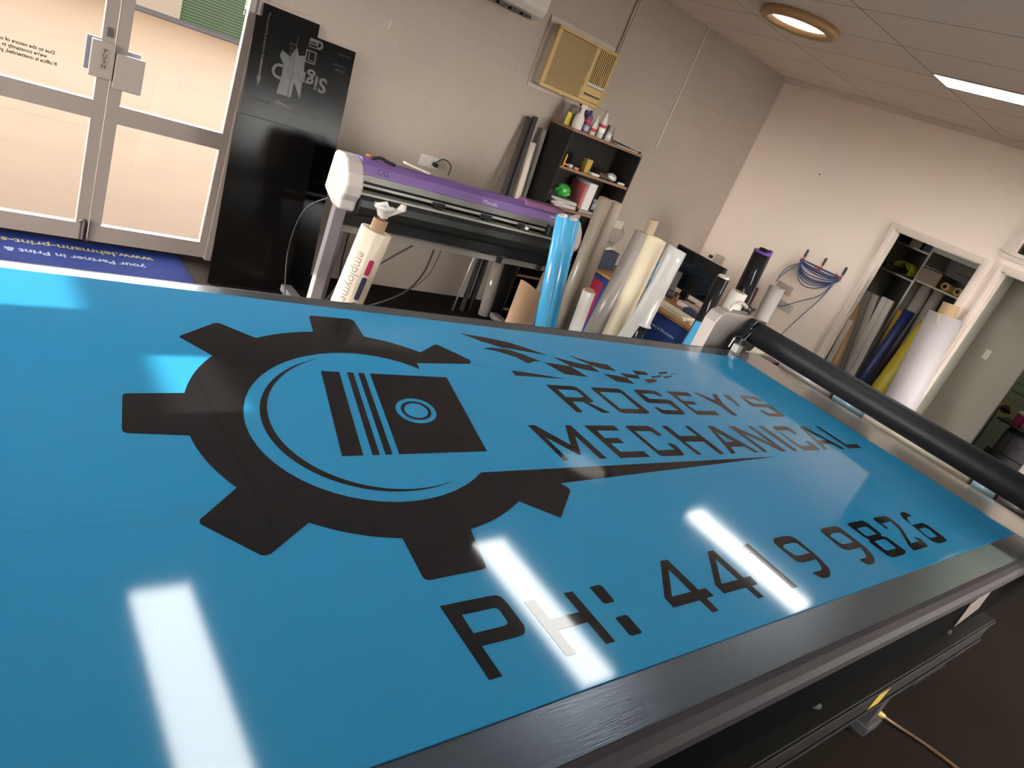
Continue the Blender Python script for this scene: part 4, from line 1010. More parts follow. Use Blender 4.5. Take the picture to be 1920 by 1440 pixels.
GB = 'bottles and cans on top of the bookcase'
red_l = mat('label_red', (.50, .05, .06), .5)
grey_l = mat('label_grey', (.40, .39, .42), .5)
t = thing('spray_bottle', 'white trigger spray bottle at the left end of the bookcase top', 'bottle', (4.13, 4.62, Z1), GB)
MB().lathe((4.13, 4.62, Z1), (4.13, 4.62, Z1 + .15), [(0, .042), (.05, .046), (.55, .046), (.85, .022), (1, .018)], 24).build('body', white_p, t)
MB().box(4.095, 4.165, 4.605, 4.635, Z1 + .165, Z1 + .195).cyl((4.13, 4.62, Z1 + .145), (4.13, 4.62, Z1 + .168), .017, n=16).build('spray_head', white_p, t, bevel=.005)
MB().box(4.082, 4.096, 4.612, 4.628, Z1 + .172, Z1 + .19).build('nozzle', black_p, t)
MB().tube([(4.10, 4.62, Z1 + .165), (4.095, 4.62, Z1 + .14), (4.105, 4.62, Z1 + .125)], .004).build('trigger', black_p, t)
tag(MB().cyl((4.09, 4.70, Z1), (4.09, 4.70, Z1 + .10), .026, n=20).build('paint_tin', mat('yellow_tin', (.55, .42, .03), .4)), 'yellow tin half hidden behind the white spray bottle', 'tin', GB)
tag(MB().cyl((4.15, 4.74, Z1), (4.15, 4.74, Z1 + .15), .025, n=20).build('spray_can', mat('olive_can', (.10, .11, .07), .4)), 'dark olive can behind the white spray bottle', 'can', GB)
purp = mat('can_purple', (.075, .045, .17), .35)
bottle('spray_can', 'purple spray can with a red and grey label beside the white spray bottle', 'can', 4.222, 4.615, Z1, [(0, .028), (.04, .031), (.88, .031), (.97, .022), (1, .015)], purp, .145, GB, (.03, .013, black_p),
       [(.075, .105, .031, red_l), (.01, .055, .031, grey_l)])
bottle('spray_can', 'dark purple can behind the first purple spray can', 'can', 4.262, 4.70, Z1, [(0, .028), (.9, .029), (1, .018)], purp, .165, GB, (.025, .015, white_p))
bottle('squeeze_bottle', 'white narrow squeeze bottle with a red mark beside the purple cans', 'bottle', 4.30, 4.60, Z1, [(0, .025), (.04, .028), (.6, .028), (.8, .018), (1, .010)], white_p, .13, GB, (.03, .009, white_p),
       [(.03, .055, .028, red_l)])
bottle('water_bottle', 'clear plastic bottle with a red and white label, tallest on the bookcase', 'bottle', 4.385, 4.60, Z1, [(0, .03), (.03, .034), (.55, .034), (.72, .026), (.9, .013), (1, .013)],
       mat('bottle_plastic', (.50, .49, .46), .15, var=.05), .205, GB, (.018, .014, mat('cap_grey', (.22, .21, .2), .4)), [(.045, .085, .034, mat('label_white', (.7, .66, .62), .5)), (.085, .11, .034, red_l)])
bottle('paint_jar', 'grey capped silver jar right of the clear bottle on the bookcase', 'jar', 4.485, 4.60, Z1, [(0, .034), (.05, .037), (.9, .037), (1, .03)], mat('jar_silver', (.42, .40, .38), .35, .2), .075, GB, (.05, .033, mat('cap_dark_grey', (.13, .13, .125), .35)))
bottle('small_bottle', 'small dark brown bottle right of the silver jar', 'bottle', 4.545, 4.62, Z1, [(0, .02), (.7, .02), (.85, .012), (1, .012)], mat('brown_glass', (.06, .012, .012), .2), .07, GB, (.012, .013, black_p))
t = thing('clipboard', 'dark clipboard with pale papers on the right end of the bookcase top', 'clipboard', (4.75, 4.68, Z1))
MB().box(4.60, 4.90, 4.58, 4.79, Z1 + .001, Z1 + .006).build('paper', mat('pale_paper', (.55, .60, .66), .6), t)
MB().box(4.66, 4.92, 4.57, 4.78, Z1 + .012, Z1 + .017, rot=Matrix.Rotation(.05, 3, 'Y')).build('board', black_p, t)
tag(MB().cyl((4.905, 4.565, Z1), (4.905, 4.565, Z1 + .02), .012, n=12).build('knob', black_p), 'tiny black knob on the right front corner of the bookcase top', 'knob')
# second shelf
yel = mat('orange_yellow', (.62, .29, .02), .45)
t = thing('hand_clamp', 'orange yellow clamp standing at the left end of the upper shelf', 'clamp', (4.11, 4.58, Z2))
MB().box(4.098, 4.114, 4.565, 4.59, Z2, Z2 + .095).build('jaw', yel, t, bevel=.003)
MB().box(4.114, 4.165, 4.57, 4.585, Z2 + .012, Z2 + .024).build('bar', yel, t, bevel=.002)
t = tag(MB().box(4.38, 4.445, 4.60, 4.66, Z2, Z2 + .115).build('small_box', mat('box_mustard', (.32, .22, .03), .5, var=.2), bevel=.002), 'mustard yellow box standing on the upper shelf', 'box')
tag(MB().box(4.24, 4.30, 4.575, 4.60, Z2, Z2 + .022).build('eraser', mat('salmon', (.45, .14, .13), .5), bevel=.006), 'small salmon pink block on the upper shelf', 'block')
tag(MB().lathe((4.20, 4.59, Z2), (4.20, 4.59, Z2 + .03), [(0, .008), (0, .024), (1, .024), (1, .008)], 20).build('tape_reel', grey_l), 'small grey tape reel beside the orange clamp', 'reel')
tag(MB().box(4.46, 4.56, 4.575, 4.62, Z2, Z2 + .024).build('small_box', white_p, bevel=.005), 'flat white box in the middle of the upper shelf', 'box')
tag(MB().box(4.58, 4.69, 4.60, 4.68, Z2, Z2 + .045).build('wallet_case', mat('brown_leather', (.05, .03, .022), .5), bevel=.008), 'dark brown case on the upper shelf left of the crumpled bag', 'case')
random.seed(11)


def crumple(name, label, cat, c, sx, sy, sz, m, seed):
    random.seed(seed)
    rows = []
    for i in range(9):
        th = math.pi * i / 8
        rows.append([(c[0] + sx * math.sin(th) * math.cos(2 * math.pi * j / 14) * random.uniform(.75, 1.15), c[1] + sy * math.sin(th) * math.sin(2 * math.pi * j / 14) * random.uniform(.75, 1.1),
                      c[2] + sz * .5 * (1 - math.cos(th)) * random.uniform(.9, 1.0)) for j in range(14)] + [None])
    for r in rows:
        r[-1] = r[0]
    b = MB()
    n = 15
    vs = [p for r in rows for p in r]
    b.add(vs, [(i * n + j, i * n + j + 1, (i + 1) * n + j + 1, (i + 1) * n + j) for i in range(8) for j in range(14)])
    return tag(b.build(name, m), label, cat)


crumple('plastic_bag', 'crumpled clear plastic bag on the right of the upper shelf', 'bag', (4.765, 4.64, Z2), .065, .05, .07, mat('bag_clear', (.40, .40, .37), .25), 5)
tag(MB().box(4.82, 4.90, 4.575, 4.60, Z2, Z2 + .02).build('marker_pen', white_p, bevel=.006), 'white marker pen at the right end of the upper shelf', 'pen')
# third shelf
crumple('green_bag', 'bright green crumpled bag on the third shelf of the bookcase', 'bag', (4.27, 4.64, Z3 + .075), .085, .07, .115, mat('bag_green', (.04, .32, .045), .35, var=.5, scale=18), 6)
GM = 'magazines stacked on the third shelf'
for k, (x, y, a, m, lab) in enumerate(((4.30, 4.67, .10, (.45, .42, .38), 'pale magazine at the bottom of the stack under the green bag'), (4.28, 4.66, -.06, (.38, .33, .30), 'greyish magazine second in the stack under the green bag'),
                                       (4.30, 4.67, .16, (.50, .47, .43), 'cream magazine third in the stack under the green bag'), (4.27, 4.66, -.1, (.30, .28, .26), 'grey magazine topmost of the stack under the green bag'))):
    o = tag(MB().box(x - .14, x + .14, y - .10, y + .10, Z3 + .018 * k + .001, Z3 + .018 * k + .017, rot=Matrix.Rotation(a, 3, 'Z')).build('magazine', mat('magazine_%d' % k, m, .5, var=.1)), lab, 'magazine', GM)
t = thing('magazine_file', 'tall white file box with a red spine standing on the third shelf', 'file box', (4.54, 4.68, Z3))
MB().box(4.505, 4.60, 4.585, 4.80, Z3 + .001, Z3 + .265).build('box', mat('file_white', (.52, .50, .46), .5), t, bevel=.002)
MB().box(4.478, 4.503, 4.60, 4.80, Z3 + .001, Z3 + .24).build('spine', mat('file_red', (.38, .09, .09), .5), t, bevel=.002)
tag(MB().box(4.10, 4.17, 4.60, 4.66, Z3 + .016, Z3 + .116, rot=Matrix.Rotation(.35, 3, 'Y')).build('stapler', black_p, bevel=.006), 'black stapler leaning at the left end of the third shelf', 'stapler')
tag(MB().box(4.47, 4.74, 4.565, 4.584, Z3 + .0005, Z3 + .03).build('ring_binder', mat('binder_grey', (.20, .19, .19), .5), bevel=.003), 'flat grey binder lying along the front of the third shelf', 'binder')
tag(MB().box(4.62, 4.635, 4.60, 4.79, Z3 + .001, Z3 + .225).build('book', black_p), 'black thin book upright right of the white file box', 'book')
crumple('plastic_wrap', 'crumpled clear wrap right of the black book on the third shelf', 'wrap', (4.72, 4.66, Z3 + .03), .055, .05, .11, mat('wrap_clear', (.34, .36, .38), .25), 8)
# lower shelves: dark boxes glimpsed under the plotter
tag(MB().box(4.12, 4.20, 4.58, 4.80, .741, .93).build('book', mat('book_blue', (.02, .07, .16), .5)), 'dark blue book on the lower shelf seen under the plotter', 'book', 'books low in the bookcase')
tag(MB().box(4.21, 4.25, 4.58, 4.80, .741, .95).build('book', mat('book_green', (.015, .12, .05), .5)), 'dark green book on the lower shelf beside the blue one', 'book', 'books low in the bookcase')
tag(MB().box(4.30, 4.46, 4.58, 4.80, .741, .82).build('small_box', mat('box_red', (.22, .03, .03), .5)), 'dark red box on the lower shelf of the bookcase', 'box')

# ================================================================= AIR CONDITIONER IN THE BLOCK WALL
t = thing('window_air_conditioner', 'yellowed window air conditioner set in the block wall above the bookcase', 'air conditioner', (4.05, YW, 2.1))
acy = mat('aged_yellow', (0.42, 0.285, 0.105), 0.45, var=.06)
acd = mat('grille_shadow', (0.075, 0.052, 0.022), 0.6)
MB().box(3.69, 4.44, YW - .012, YW + .0, 1.86, 2.40).build('wall_trim', wall_trim_m, t, bevel=.003)
MB().box(3.735, 4.39, YW - .10, YW - .012, 1.905, 2.345).build('case', mat('case_beige', (.40, .35, .29), .5, var=.1), t)
ya = YW - .125
b = MB().box(3.715, 4.40, ya, YW - .09, 1.895, 1.93).box(3.715, 4.40, ya, YW - .09, 2.33, 2.355).box(3.715, 3.755, ya, YW - .09, 1.93, 2.33)
b.box(4.375, 4.40, ya, YW - .09, 1.93, 2.33).box(4.15, 4.185, ya, YW - .09, 1.93, 2.33)
b.build('front_frame', acy, t, bevel=.006)
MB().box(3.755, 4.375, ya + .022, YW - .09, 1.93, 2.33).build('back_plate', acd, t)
b = MB()
for k in range(30):
    z = 1.936 + .0131 * k
    b.box(3.755, 4.15, ya + .006, ya + .02, z, z + .0072)
b.build('intake_grille', acy, t)
b = MB()
for k in range(9):
    x = 4.192 + .0205 * k
    b.box(x, x + .009, ya + .006, ya + .02, 2.075, 2.33)
for z in (2.14, 2.24):
    b.box(4.185, 4.375, ya + .012, ya + .018, z, z + .006)
b.build('outlet_grille', acy, t)
MB().box(4.185, 4.375, ya + .002, ya + .02, 2.045, 2.07).build('brand_strip', mat('strip_pale', (.48, .44, .38), .4), t)
MB().box(4.185, 4.375, ya + .004, ya + .02, 1.985, 2.04).build('control_door', acy, t, bevel=.003)
MB().box(4.185, 4.375, ya + .004, ya + .02, 1.932, 1.972).build('control_door', acy, t, bevel=.003)
MB().box(3.93, 3.965, ya - .006, ya + .0, 1.892, 1.905).build('clip', cream, t, bevel=.003)
t = thing('cable_conduit', 'painted conduit pair running down the block wall to the air conditioner', 'conduit', (4.46, YW, 2.6))
MB().tube([(4.475, YW - .012, ZC - .002), (4.46, YW - .012, 2.36)], .010).build('pipe', wall_trim_m, t)
MB().tube([(4.50, YW - .010, ZC - .002), (4.485, YW - .010, 2.30)], .006).build('pipe', wall_trim_m, t)
t = tag(MB().box(5.395, 5.42, YW - .006, YW, 1.80, ZC - .002).build('wall_strip', wall_trim_m), 'painted vertical strip on the block wall between air conditioner and corner', 'strip')


def socket(label, x, z, w=.115, h=.075, wall='back', plug=None, cover=None, name='power_socket'):
    t = thing(name, label, 'socket', (x, YW, z) if wall == 'back' else (XR, x, z), 'power sockets on the walls')
    if wall == 'back':
        P = MB().box(x - w / 2, x + w / 2, YW - .012, YW - .0005, z - h / 2, z + h / 2).build('plate', white_p, t, bevel=.003)
        for dx in (-.028, .028):
            MB().box(x + dx - .006, x + dx + .006, YW - .016, YW - .012, z + .018, z + .030).build('switch', white_p, P)
        if plug:
            MB().cyl((x + plug, YW - .05, z - .008), (x + plug, YW - .012, z - .008), .018, n=16).build('plug', black_p, t)
    else:
        P = MB().box(XR - .012, XR - .0005, x - w / 2, x + w / 2, z - h / 2, z + h / 2).build('plate', cover or white_p, t, bevel=.003)
        for dx in (-.028, .028):
            MB().box(XR - .016, XR - .012, x + dx - .006, x + dx + .006, z + .012, z + .024).build('switch', white_p, P)
        if plug is not None:
            MB().box(XR - .05, XR - .012, x + plug - .018, x + plug + .018, z - .03, z + .005).build('plug', black_p, t, bevel=.005)
    return t


socket('double power socket with black plugs on the block wall just above the plotter lid', 3.05, 1.075, .17, .09, plug=.05)
socket('power socket low on the block wall right of the bookcase', 5.36, 1.005, .12, .08)
tag(MB().tube(cat_path([(5.42, YW - .02, .99), (5.47, YW - .03, .93), (5.44, YW - .03, .86), (5.36, YW - .04, .82), (5.22, YW - .05, .76)], 6), .004).build('cable', mat('grey_cable', (.25, .24, .22), .5)), 'thin grey cable curling down from the socket right of the bookcase', 'cable')
socket('cream power socket with a fat black plug in the corner above the monitor', 4.60, .985, .13, .09, wall='right', plug=.10, cover=mat('socket_beige', (.50, .41, .31), .45))
tag(MB().tube(cat_path([(3.07, YW - .05, 1.07), (3.13, YW - .07, 1.13), (3.22, YW - .06, 1.10), (3.23, YW - .05, 1.02)], 6), .005).build('cable', cab), 'black cable loop from the socket above the plotter lid', 'cable')
tag(MB().box(2.418, 2.432, YW - .004, YW, 1.845, 1.905).build('paint_drip', wall_trim_m, bevel=.0015), 'small raised paint drip on the block wall right of the black sheets', 'paint drip')
tag(MB().cyl((XR - .008, 3.997, 2.158), (XR, 3.997, 2.158), .006, n=10).build('nail', black_p), 'single dark nail in the right hand wall', 'nail')

# ================================================================= DESK IN FRONT OF THE CORNER
dk = thing('desk', 'orange brown topped desk with blue poster panels on its front', 'desk', (4.85, 3.6, 0))
MB().box(4.42, 5.28, 2.93, 4.30, .715, .74).build('desk_top', mat('desk_orange', (0.36, 0.19, 0.065), 0.45, var=.12, scale=8), dk, bevel=.003)
MB().box(4.46, 4.48, 2.97, 4.26, .02, .715).build('front_panel', mat('poster_navy', (0.018, 0.045, 0.19), 0.45, var=.05), dk)
for y in (2.96, 4.25):
    MB().box(4.50, 5.24, y, y + .02, .0, .715).build('side_panel', carc, dk)
pos = thing('poster', 'navy poster about privacy and decorative films on the desk front', 'poster', (4.455, 3.35, .4), 'posters on the desk front')
MB().box(4.4555, 4.4585, 3.03, 3.345, .12, .70).build('print', mat('poster_blue', (0.022, 0.065, 0.30), 0.4, var=.04), pos)
tx = mat('poster_white', (.75, .76, .78), .5)
text_obj('lettering', 'Privacy & Decorative', .032, tx, pos, lambda a, c: Vector((4.4550, 3.19 - a, .60 + c)), bold=.0006)
for (y, z, r, l, mm) in ((3.25, .30, .055, .20, silver_v), (3.10, .28, .05, .18, silver_v), (3.17, .34, .035, .09, mat('print_teal', (.02, .22, .36), .3))):
    shapes_obj('printed_roll', [[[(y - r, z - l / 2), (y + r, z - l / 2), (y + r, z + l / 2), (y + r * .7, z + l / 2 + .02), (y - r * .7, z + l / 2 + .02), (y - r, z + l / 2)]]], mm, pos, (lambda q: lambda a, c: Vector((4.4551 - .0001 * q, a, c)))(1 if mm is silver_v else 4))
pos = thing('poster', 'navy poster with a pale picture left of the privacy films poster', 'poster', (4.455, 3.55, .4), 'posters on the desk front')
MB().box(4.4555, 4.4585, 3.36, 3.62, .12, .70).build('print', MATS['poster_blue'], pos)
text_obj('lettering', 'Quality', .034, tx, pos, lambda a, c: Vector((4.4550, 3.49 - a, .60 + c)), bold=.0006)
shapes_obj('picture', [[[(3.40, .20), (3.50, .20), (3.50, .52), (3.40, .52)]]], silver_v, pos, lambda a, c: Vector((4.4551, a, c)))
pos = thing('poster', 'crimson and navy poster on the left end of the desk front', 'poster', (4.455, 3.95, .4), 'posters on the desk front')
MB().box(4.4555, 4.4585, 3.66, 4.22, .10, .70).build('print', MATS['poster_navy'], pos)
shapes_obj('picture', [[[(3.93, .28), (4.06, .28), (4.06, .66), (3.93, .66)]]], mat('poster_crimson', (.30, .012, .04), .45), pos, lambda a, c: Vector((4.4551, a, c)))
# monitor
mn = thing('monitor', 'black computer monitor standing on the desk, its screen switched off', 'monitor', (5.2, 3.68, .74))
MB().box(5.19, 5.225, 3.40, 3.96, .80, 1.14).build('case', black_p, mn, bevel=.006)
MB().box(5.1885, 5.190, 3.415, 3.945, .825, 1.127).build('screen', mat('screen_off', (.010, .010, .011), .12), mn)
MB().box(5.205, 5.235, 3.64, 3.72, .745, .90).build('stand', black_p, mn, bevel=.004)
MB().box(5.10, 5.26, 3.56, 3.80, .7402, .752).build('foot', black_p, mn, bevel=.004)
t = thing('speaker', 'slim dark grey tower speaker standing in front of the monitor', 'speaker', (5.05, 3.74, .74))
MB().box(5.0, 5.09, 3.70, 3.775, .7403, .955).build('cabinet', mat('speaker_grey', (.045, .043, .042), .5, var=.1), t, bevel=.005)
MB().lathe((4.9995, 3.7375, .90), (4.992, 3.7375, .90), [(0, .026), (1, .022), (1, .016), (.3, .010), (.3, .001)], 22, cap=False).build('driver', dark_m, t)
t = thing('keyboard', 'cream computer keyboard on the front of the desk', 'keyboard', (4.57, 3.27, .74))
MB().box(4.49, 4.66, 3.07, 3.46, .7403, .758).build('base', cream, t, bevel=.004)
keys = MB()
for i in range(5):
    for j in range(14):
        keys.box(4.503 + .03 * i, 4.527 + .03 * i, 3.085 + .026 * j, 3.107 + .026 * j, .758, .768)
keys.build('keys', mat('key_cream', (.62, .52, .40), .5, var=.05), t)
t = thing('mouse', 'white computer mouse at the near end of the keyboard', 'mouse', (4.55, 3.01, .74))
MB().lathe((4.545, 3.015, .7403), (4.545, 3.015, .772), [(0, .03), (.4, .031), (.8, .022), (1, .004)], 18).build('body', white_p, t)
GD = 'bits of clutter lying on the desk'
tag(MB().box(4.74, 4.88, 3.12, 3.30, .7403, .79, rot=Matrix.Rotation(.2, 3, 'Z')).build('tape_gun', mat('navy_tool', (.03, .045, .11), .45), bevel=.008), 'navy tape gun between the keyboard and the monitor', 'tool', GD)
tag(MB().box(4.80, 4.84, 3.10, 3.38, .79, .81, rot=Matrix.Rotation(-.2, 3, 'Z')).build('ruler', white_p, bevel=.003), 'white ruler resting across the navy tape gun', 'ruler', GD)
tag(MB().box(4.90, 5.0, 3.34, 3.50, .7403, .775, rot=Matrix.Rotation(.5, 3, 'Z')).build('small_box', white_p, bevel=.003), 'small white box on the desk behind the keyboard', 'box', GD)
tag(MB().box(4.72, 4.80, 3.0, 3.06, .7403, .80).build('cup', mat('cup_grey', (.2, .22, .25), .4), bevel=.01), 'grey cup at the near edge of the desk', 'cup', GD)
tag(MB().box(4.55, 4.80, 3.52, 3.68, .7403, .762, rot=Matrix.Rotation(.2, 3, 'Z')).build('paper_pile', mat('paper_pile', (.45, .44, .40), .6)), 'flat pile of papers left of the keyboard', 'papers', GD)
tag(MB().box(4.90, 4.98, 3.60, 3.68, .7403, .80).build('small_box', mat('box_black', (.03, .025, .025), .5), bevel=.004), 'black box with a yellow dot beside the grey speaker', 'box', GD)
tag(MB().lathe((4.88, 3.64, .80), (4.86, 3.64, .83), [(0, .008), (1, .008)], 10).build('push_pin', yel), 'yellow push pin on the black box by the speaker', 'pin', GD)
tag(MB().cyl((5.0, 3.58, .7403), (5.0, 3.58, .79), .012, n=12).build('lipstick_tube', mat('rust_tube', (.30, .08, .04), .4)), 'rust red small tube beside the grey speaker', 'tube', GD)
# blue wire trays
t = thing('letter_tray', 'stack of blue letter trays on the desk behind the cream roll', 'letter tray', (4.9, 4.02, .74))
ltm = mat('tray_blue', (.05, .20, .34), .3, var=.1)
for k in range(4):
    z = .745 + .062 * k
    MB().box(4.70, 5.0, 3.80, 4.05, z, z + .005).box(4.70, 4.705, 3.80, 4.05, z, z + .03).box(4.70, 5.0, 3.80, 3.805, z, z + .045).box(4.70, 5.0, 4.045, 4.05, z, z + .045).build('tray', ltm, t)
MB().box(4.702, 4.712, 3.80, 3.812, .7403, .97).box(4.702, 4.712, 4.038, 4.05, .7403, .97).box(4.988, 4.998, 3.80, 3.812, .7403, .97).box(4.988, 4.998, 4.038, 4.05, .7403, .97).build('posts', ltm, t)
t = thing('storage_bin', 'dark bin with crumpled papers on the far end of the desk', 'bin', (4.62, 4.17, .74))
MB().prism([(4.47, 4.08), (4.66, 4.08), (4.66, 4.27), (4.47, 4.27)], 'z', .7403, .90).build('body', mat('bin_dark', (.022, .026, .045), .45), t, bevel=.004)
for k, (x, y, a) in enumerate(((4.54, 4.13, .3), (4.60, 4.21, -.4), (4.52, 4.20, .1))):
    MB().sheet([[(x - .06 + .03 * i, y - .05 + .025 * j + .01 * i * a, .905 + .012 * ((i * j + k) % 3) + .006 * i) for j in range(5)] for i in range(5)], .0015).build('papers', white_v, t)
tag(MB().prism([(3.870, .001), (3.875, .001), (3.875, .66), (3.870, .66)], 'y', 3.08, 3.22).build('lime_sheet', mat('lime_film', (.46, .52, .03), .4)), 'lime yellow sheet standing behind the foot of the cream vinyl roll', 'sheet')

# ================================================================= ON THE RIGHT HAND WALL
hook_m = mat('hook_black', (.012, .012, .012), .3)
redw = mat('red_tie', (.42, .06, .03), .5)
bluec = mat('blue_air_hose', (.045, .085, .25), .4, var=.05)
for y, lab in ((3.70, 'black wall hook holding the left of the blue cable coil'), (3.485, 'black wall hook holding the middle of the blue cable coil'), (3.255, 'black wall hook holding the right of the blue cable coil')):
    t = thing('wall_hook', lab, 'hook', (XR, y, 1.40), 'black hooks carrying the blue coil')
    MB().lathe((XR - .012, y, 1.395), (XR - .012, y, 1.475), [(0, .010), (.1, .012), (.85, .012), (1, .004)], 14).build('back', hook_m, t)
    MB().tube(cat_path([(XR - .012, y, 1.405), (XR - .012, y, 1.355), (XR - .03, y, 1.335), (XR - .05, y, 1.345), (XR - .055, y, 1.375)], 4), .005).build('prong', redw, t)
t = thing('cable_coil', 'coil of thin blue cable hanging on three black hooks', 'cable', (XR - .03, 3.48, 1.30))
b = MB()
random.seed(21)
for k in range(7):
    dz, dy, xx = random.uniform(-.012, .012), random.uniform(-.012, .012), XR - .018 - .005 * k
    sag = (.125, .130, .136, .141, .17, .10, .20)[k]
    drp = (.045, .05, .055, .012, .002, .03, .075)[k]
    pts = []
    for i in range(28):
        a = 2 * math.pi * i / 28
        y = 3.478 + (.222 + dy) * math.cos(a)
        z = 1.368 - drp * math.sin(a) + dz * .3 if math.sin(a) >= 0 else 1.355 + sag * math.sin(a) * (1 + .25 * math.cos(a + dz * 30))
        pts.append((xx, y, z))
    b.tube(cat_path(pts + [pts[0]], 2)[:-1], .005, n=6, close=True)
b.build('loops', bluec, t)
b = MB()
for y in (3.685, 3.30):
    b.tube([(XR - .035 + .02 * math.cos(q), y + .02 * math.sin(3 * q) * .3, 1.355 + .028 * math.sin(q)) for q in [2 * math.pi * i / 14 for i in range(14)]], .004, n=6, close=True)
for k in range(5):
    b.tube([(XR - .055, 3.46 + .016 * k, 1.375), (XR - .05, 3.47 + .016 * k, 1.34)], .0035, n=6)
b.build('ties', redw, t)
b = MB()
b.tube(cat_path([(XR - .02, 3.69, 1.335), (XR - .018, 3.80, 1.24), (XR - .018, 3.84, 1.13), (XR - .02, 3.84, 1.06)], 6), .0042, n=6)
b.tube(cat_path([(XR - .02, 3.68, 1.33), (XR - .018, 3.77, 1.23), (XR - .018, 3.83, 1.12), (XR - .02, 3.845, 1.06)], 6), .0042, n=6)
b.tube(cat_path([(XR - .02, 3.30, 1.25), (XR - .018, 3.36, 1.12), (XR - .018, 3.50, 1.0), (XR - .02, 3.60, .91), (XR - .03, 3.66, .865), (XR - .02, 3.74, .88), (XR - .02, 3.75, .97)], 6), .0042, n=6)
b.tube(cat_path([(XR - .02, 3.29, 1.28), (XR - .018, 3.33, 1.10), (XR - .018, 3.42, .86), (XR - .018, 3.50, .62), (XR - .02, 3.54, .40)], 6), .0042, n=6)
b.build('tail', bluec, t)
socket('upper cream socket box on the right wall beside the paper tube', 3.73, 1.03, .19, .10, wall='right', cover=mat('socket_beige', (.50, .41, .31), .45))
socket('lower white socket on the right wall below the cream socket box', 3.62, .875, .17, .085, wall='right')

# ================================================================= CLOSET
shelf_m = mat('closet_shelf', (0.46, 0.44, 0.36), 0.55, var=.04)
cl = thing('closet_shelving', 'pale open shelving inside the closet doorway', 'shelving', (7.7, 2.85, 0))
MB().box(7.40, 7.94, 3.29, 3.31, .0, 2.5).build('upright', shelf_m, cl)
MB().box(7.42, 7.94, 2.875, 2.895, .0, 2.5).build('upright', shelf_m, cl)
MB().box(7.42, 7.94, 2.21, 2.23, .0, 2.5).build('upright', shelf_m, cl)
for (y0, y1, zz) in ((2.895, 3.29, 1.855), (2.895, 3.29, 1.57), (2.23, 2.875, 1.595), (2.23, 2.875, 1.955), (2.895, 3.29, 2.2)):
    MB().box(7.44, 7.94, y0, y1, zz, zz + .018).build('shelf', shelf_m, cl)
MB().box(7.40, 7.42, 2.23, 2.875, 1.90, 1.965).build('fascia', shelf_m, cl)
MB().box(7.93, 7.945, 2.23, 3.29, .0, 2.5).build('back_panel', mat('closet_back', (.12, .11, .08), .6), cl)
GC = 'cartons on the closet shelves'
tag(MB().box(7.47, 7.60, 3.14, 3.22, 1.8735, 1.99).build('carton', mat('box_navy', (.015, .018, .04), .5)), 'navy carton at the left of the top closet shelf', 'box', GC)
tag(MB().box(7.47, 7.62, 3.02, 3.13, 1.8735, 1.95).build('carton', mat('box_tan', (.34, .28, .2), .5)), 'tan carton in the middle of the top closet shelf', 'box', GC)
tag(MB().box(7.46, 7.60, 2.905, 2.985, 1.8735, 1.97).build('carton', MATS['box_navy']), 'navy carton right of the tan one on the top closet shelf', 'box', GC)
t = thing('lime_roll', 'curled lime yellow film on the second closet shelf', 'film', (7.5, 3.06, 1.59))
lime = mat('lime_closet', (.36, .40, .02), .4)
rows = []
for i in range(20):
    a = -.4 + 5.4 * i / 19
    rr = .050 + .012 * i / 19
    rows.append([(7.46 + .30 * j, 3.10 - .025 + rr * 1.6 * math.cos(a) - (0.0 if i < 15 else (i - 14) * .012), 1.667 + rr * math.sin(a)) for j in range(2)])
MB().sheet(rows, .002).build('curl', lime, t)
MB().sheet([[(7.455, 3.06 - .022 * i, 1.702 - .019 * i + .002 * i * i * .3), (7.75, 3.06 - .022 * i, 1.702 - .019 * i + .002 * i * i * .3)] for i in range(6)], .002).build('flap', lime, t)
tag(MB().pipe((7.44, 3.235, 1.620), (7.85, 3.235, 1.620), .030, .026).build('cardboard_tube', mat('tube_grey_brown', (.22, .17, .12), .6)), 'brown tube end at the left of the second closet shelf', 'tube', 'tubes lying in the closet')
t = thing('carton', 'wide brown carton topped with torn white paper on the right closet shelf', 'box', (7.6, 2.77, 1.613), GC)
MB().box(7.38, 7.66, 2.665, 2.872, 1.6135, 1.745).build('body', mat('closet_carton', (.20, .145, .10), .65, var=.06), t, bevel=.002)
MB().sheet([[(7.37 + .02 * i, 2.68 + .0225 * j, 1.752 + .012 * ((i * 3 + j * 5) % 4) / 3) for j in range(9)] for i in range(4)], .003).build('paper', white_v, t)
tag(MB().box(7.42, 7.80, 2.40, 2.66, 1.745, 1.80, rot=Matrix.Rotation(.05, 3, 'X')).build('carton', mat('box_dark_brown', (.06, .045, .04), .6)), 'flat dark brown carton lying at the right of the closet shelf', 'box', GC)
orr = mat('amber_film', (.40, .24, .05), .4, var=.05)
for (y, z, lab) in ((2.595, 1.657, 'amber film roll with a pale end beside the closet carton'), (2.475, 1.657, 'amber film roll nearest the right jamb on the closet shelf')):
    t = thing('film_roll', lab, 'roll', (7.6, y, 1.613), 'tubes lying in the closet')
    MB().pipe((7.39, y, z), (7.80, y, z), .040, .026).build('sheet', orr, t)
    MB().pipe((7.385, y, z), (7.80, y, z), .0255, .020).build('core', mat('core_pale', (.42, .36, .26), .6), t)
GR = 'rolls and boards standing in the closet doorway'
roll('brown kraft tube leaning at the left jamb of the closet doorway', (7.0, 2.835, 0), (7.0, 3.085, 1.207), .056, mat('kraft_tube', (.33, .20, .09), .6, var=.06), name='cardboard_tube', rc=.045, group=GR, cat='tube')


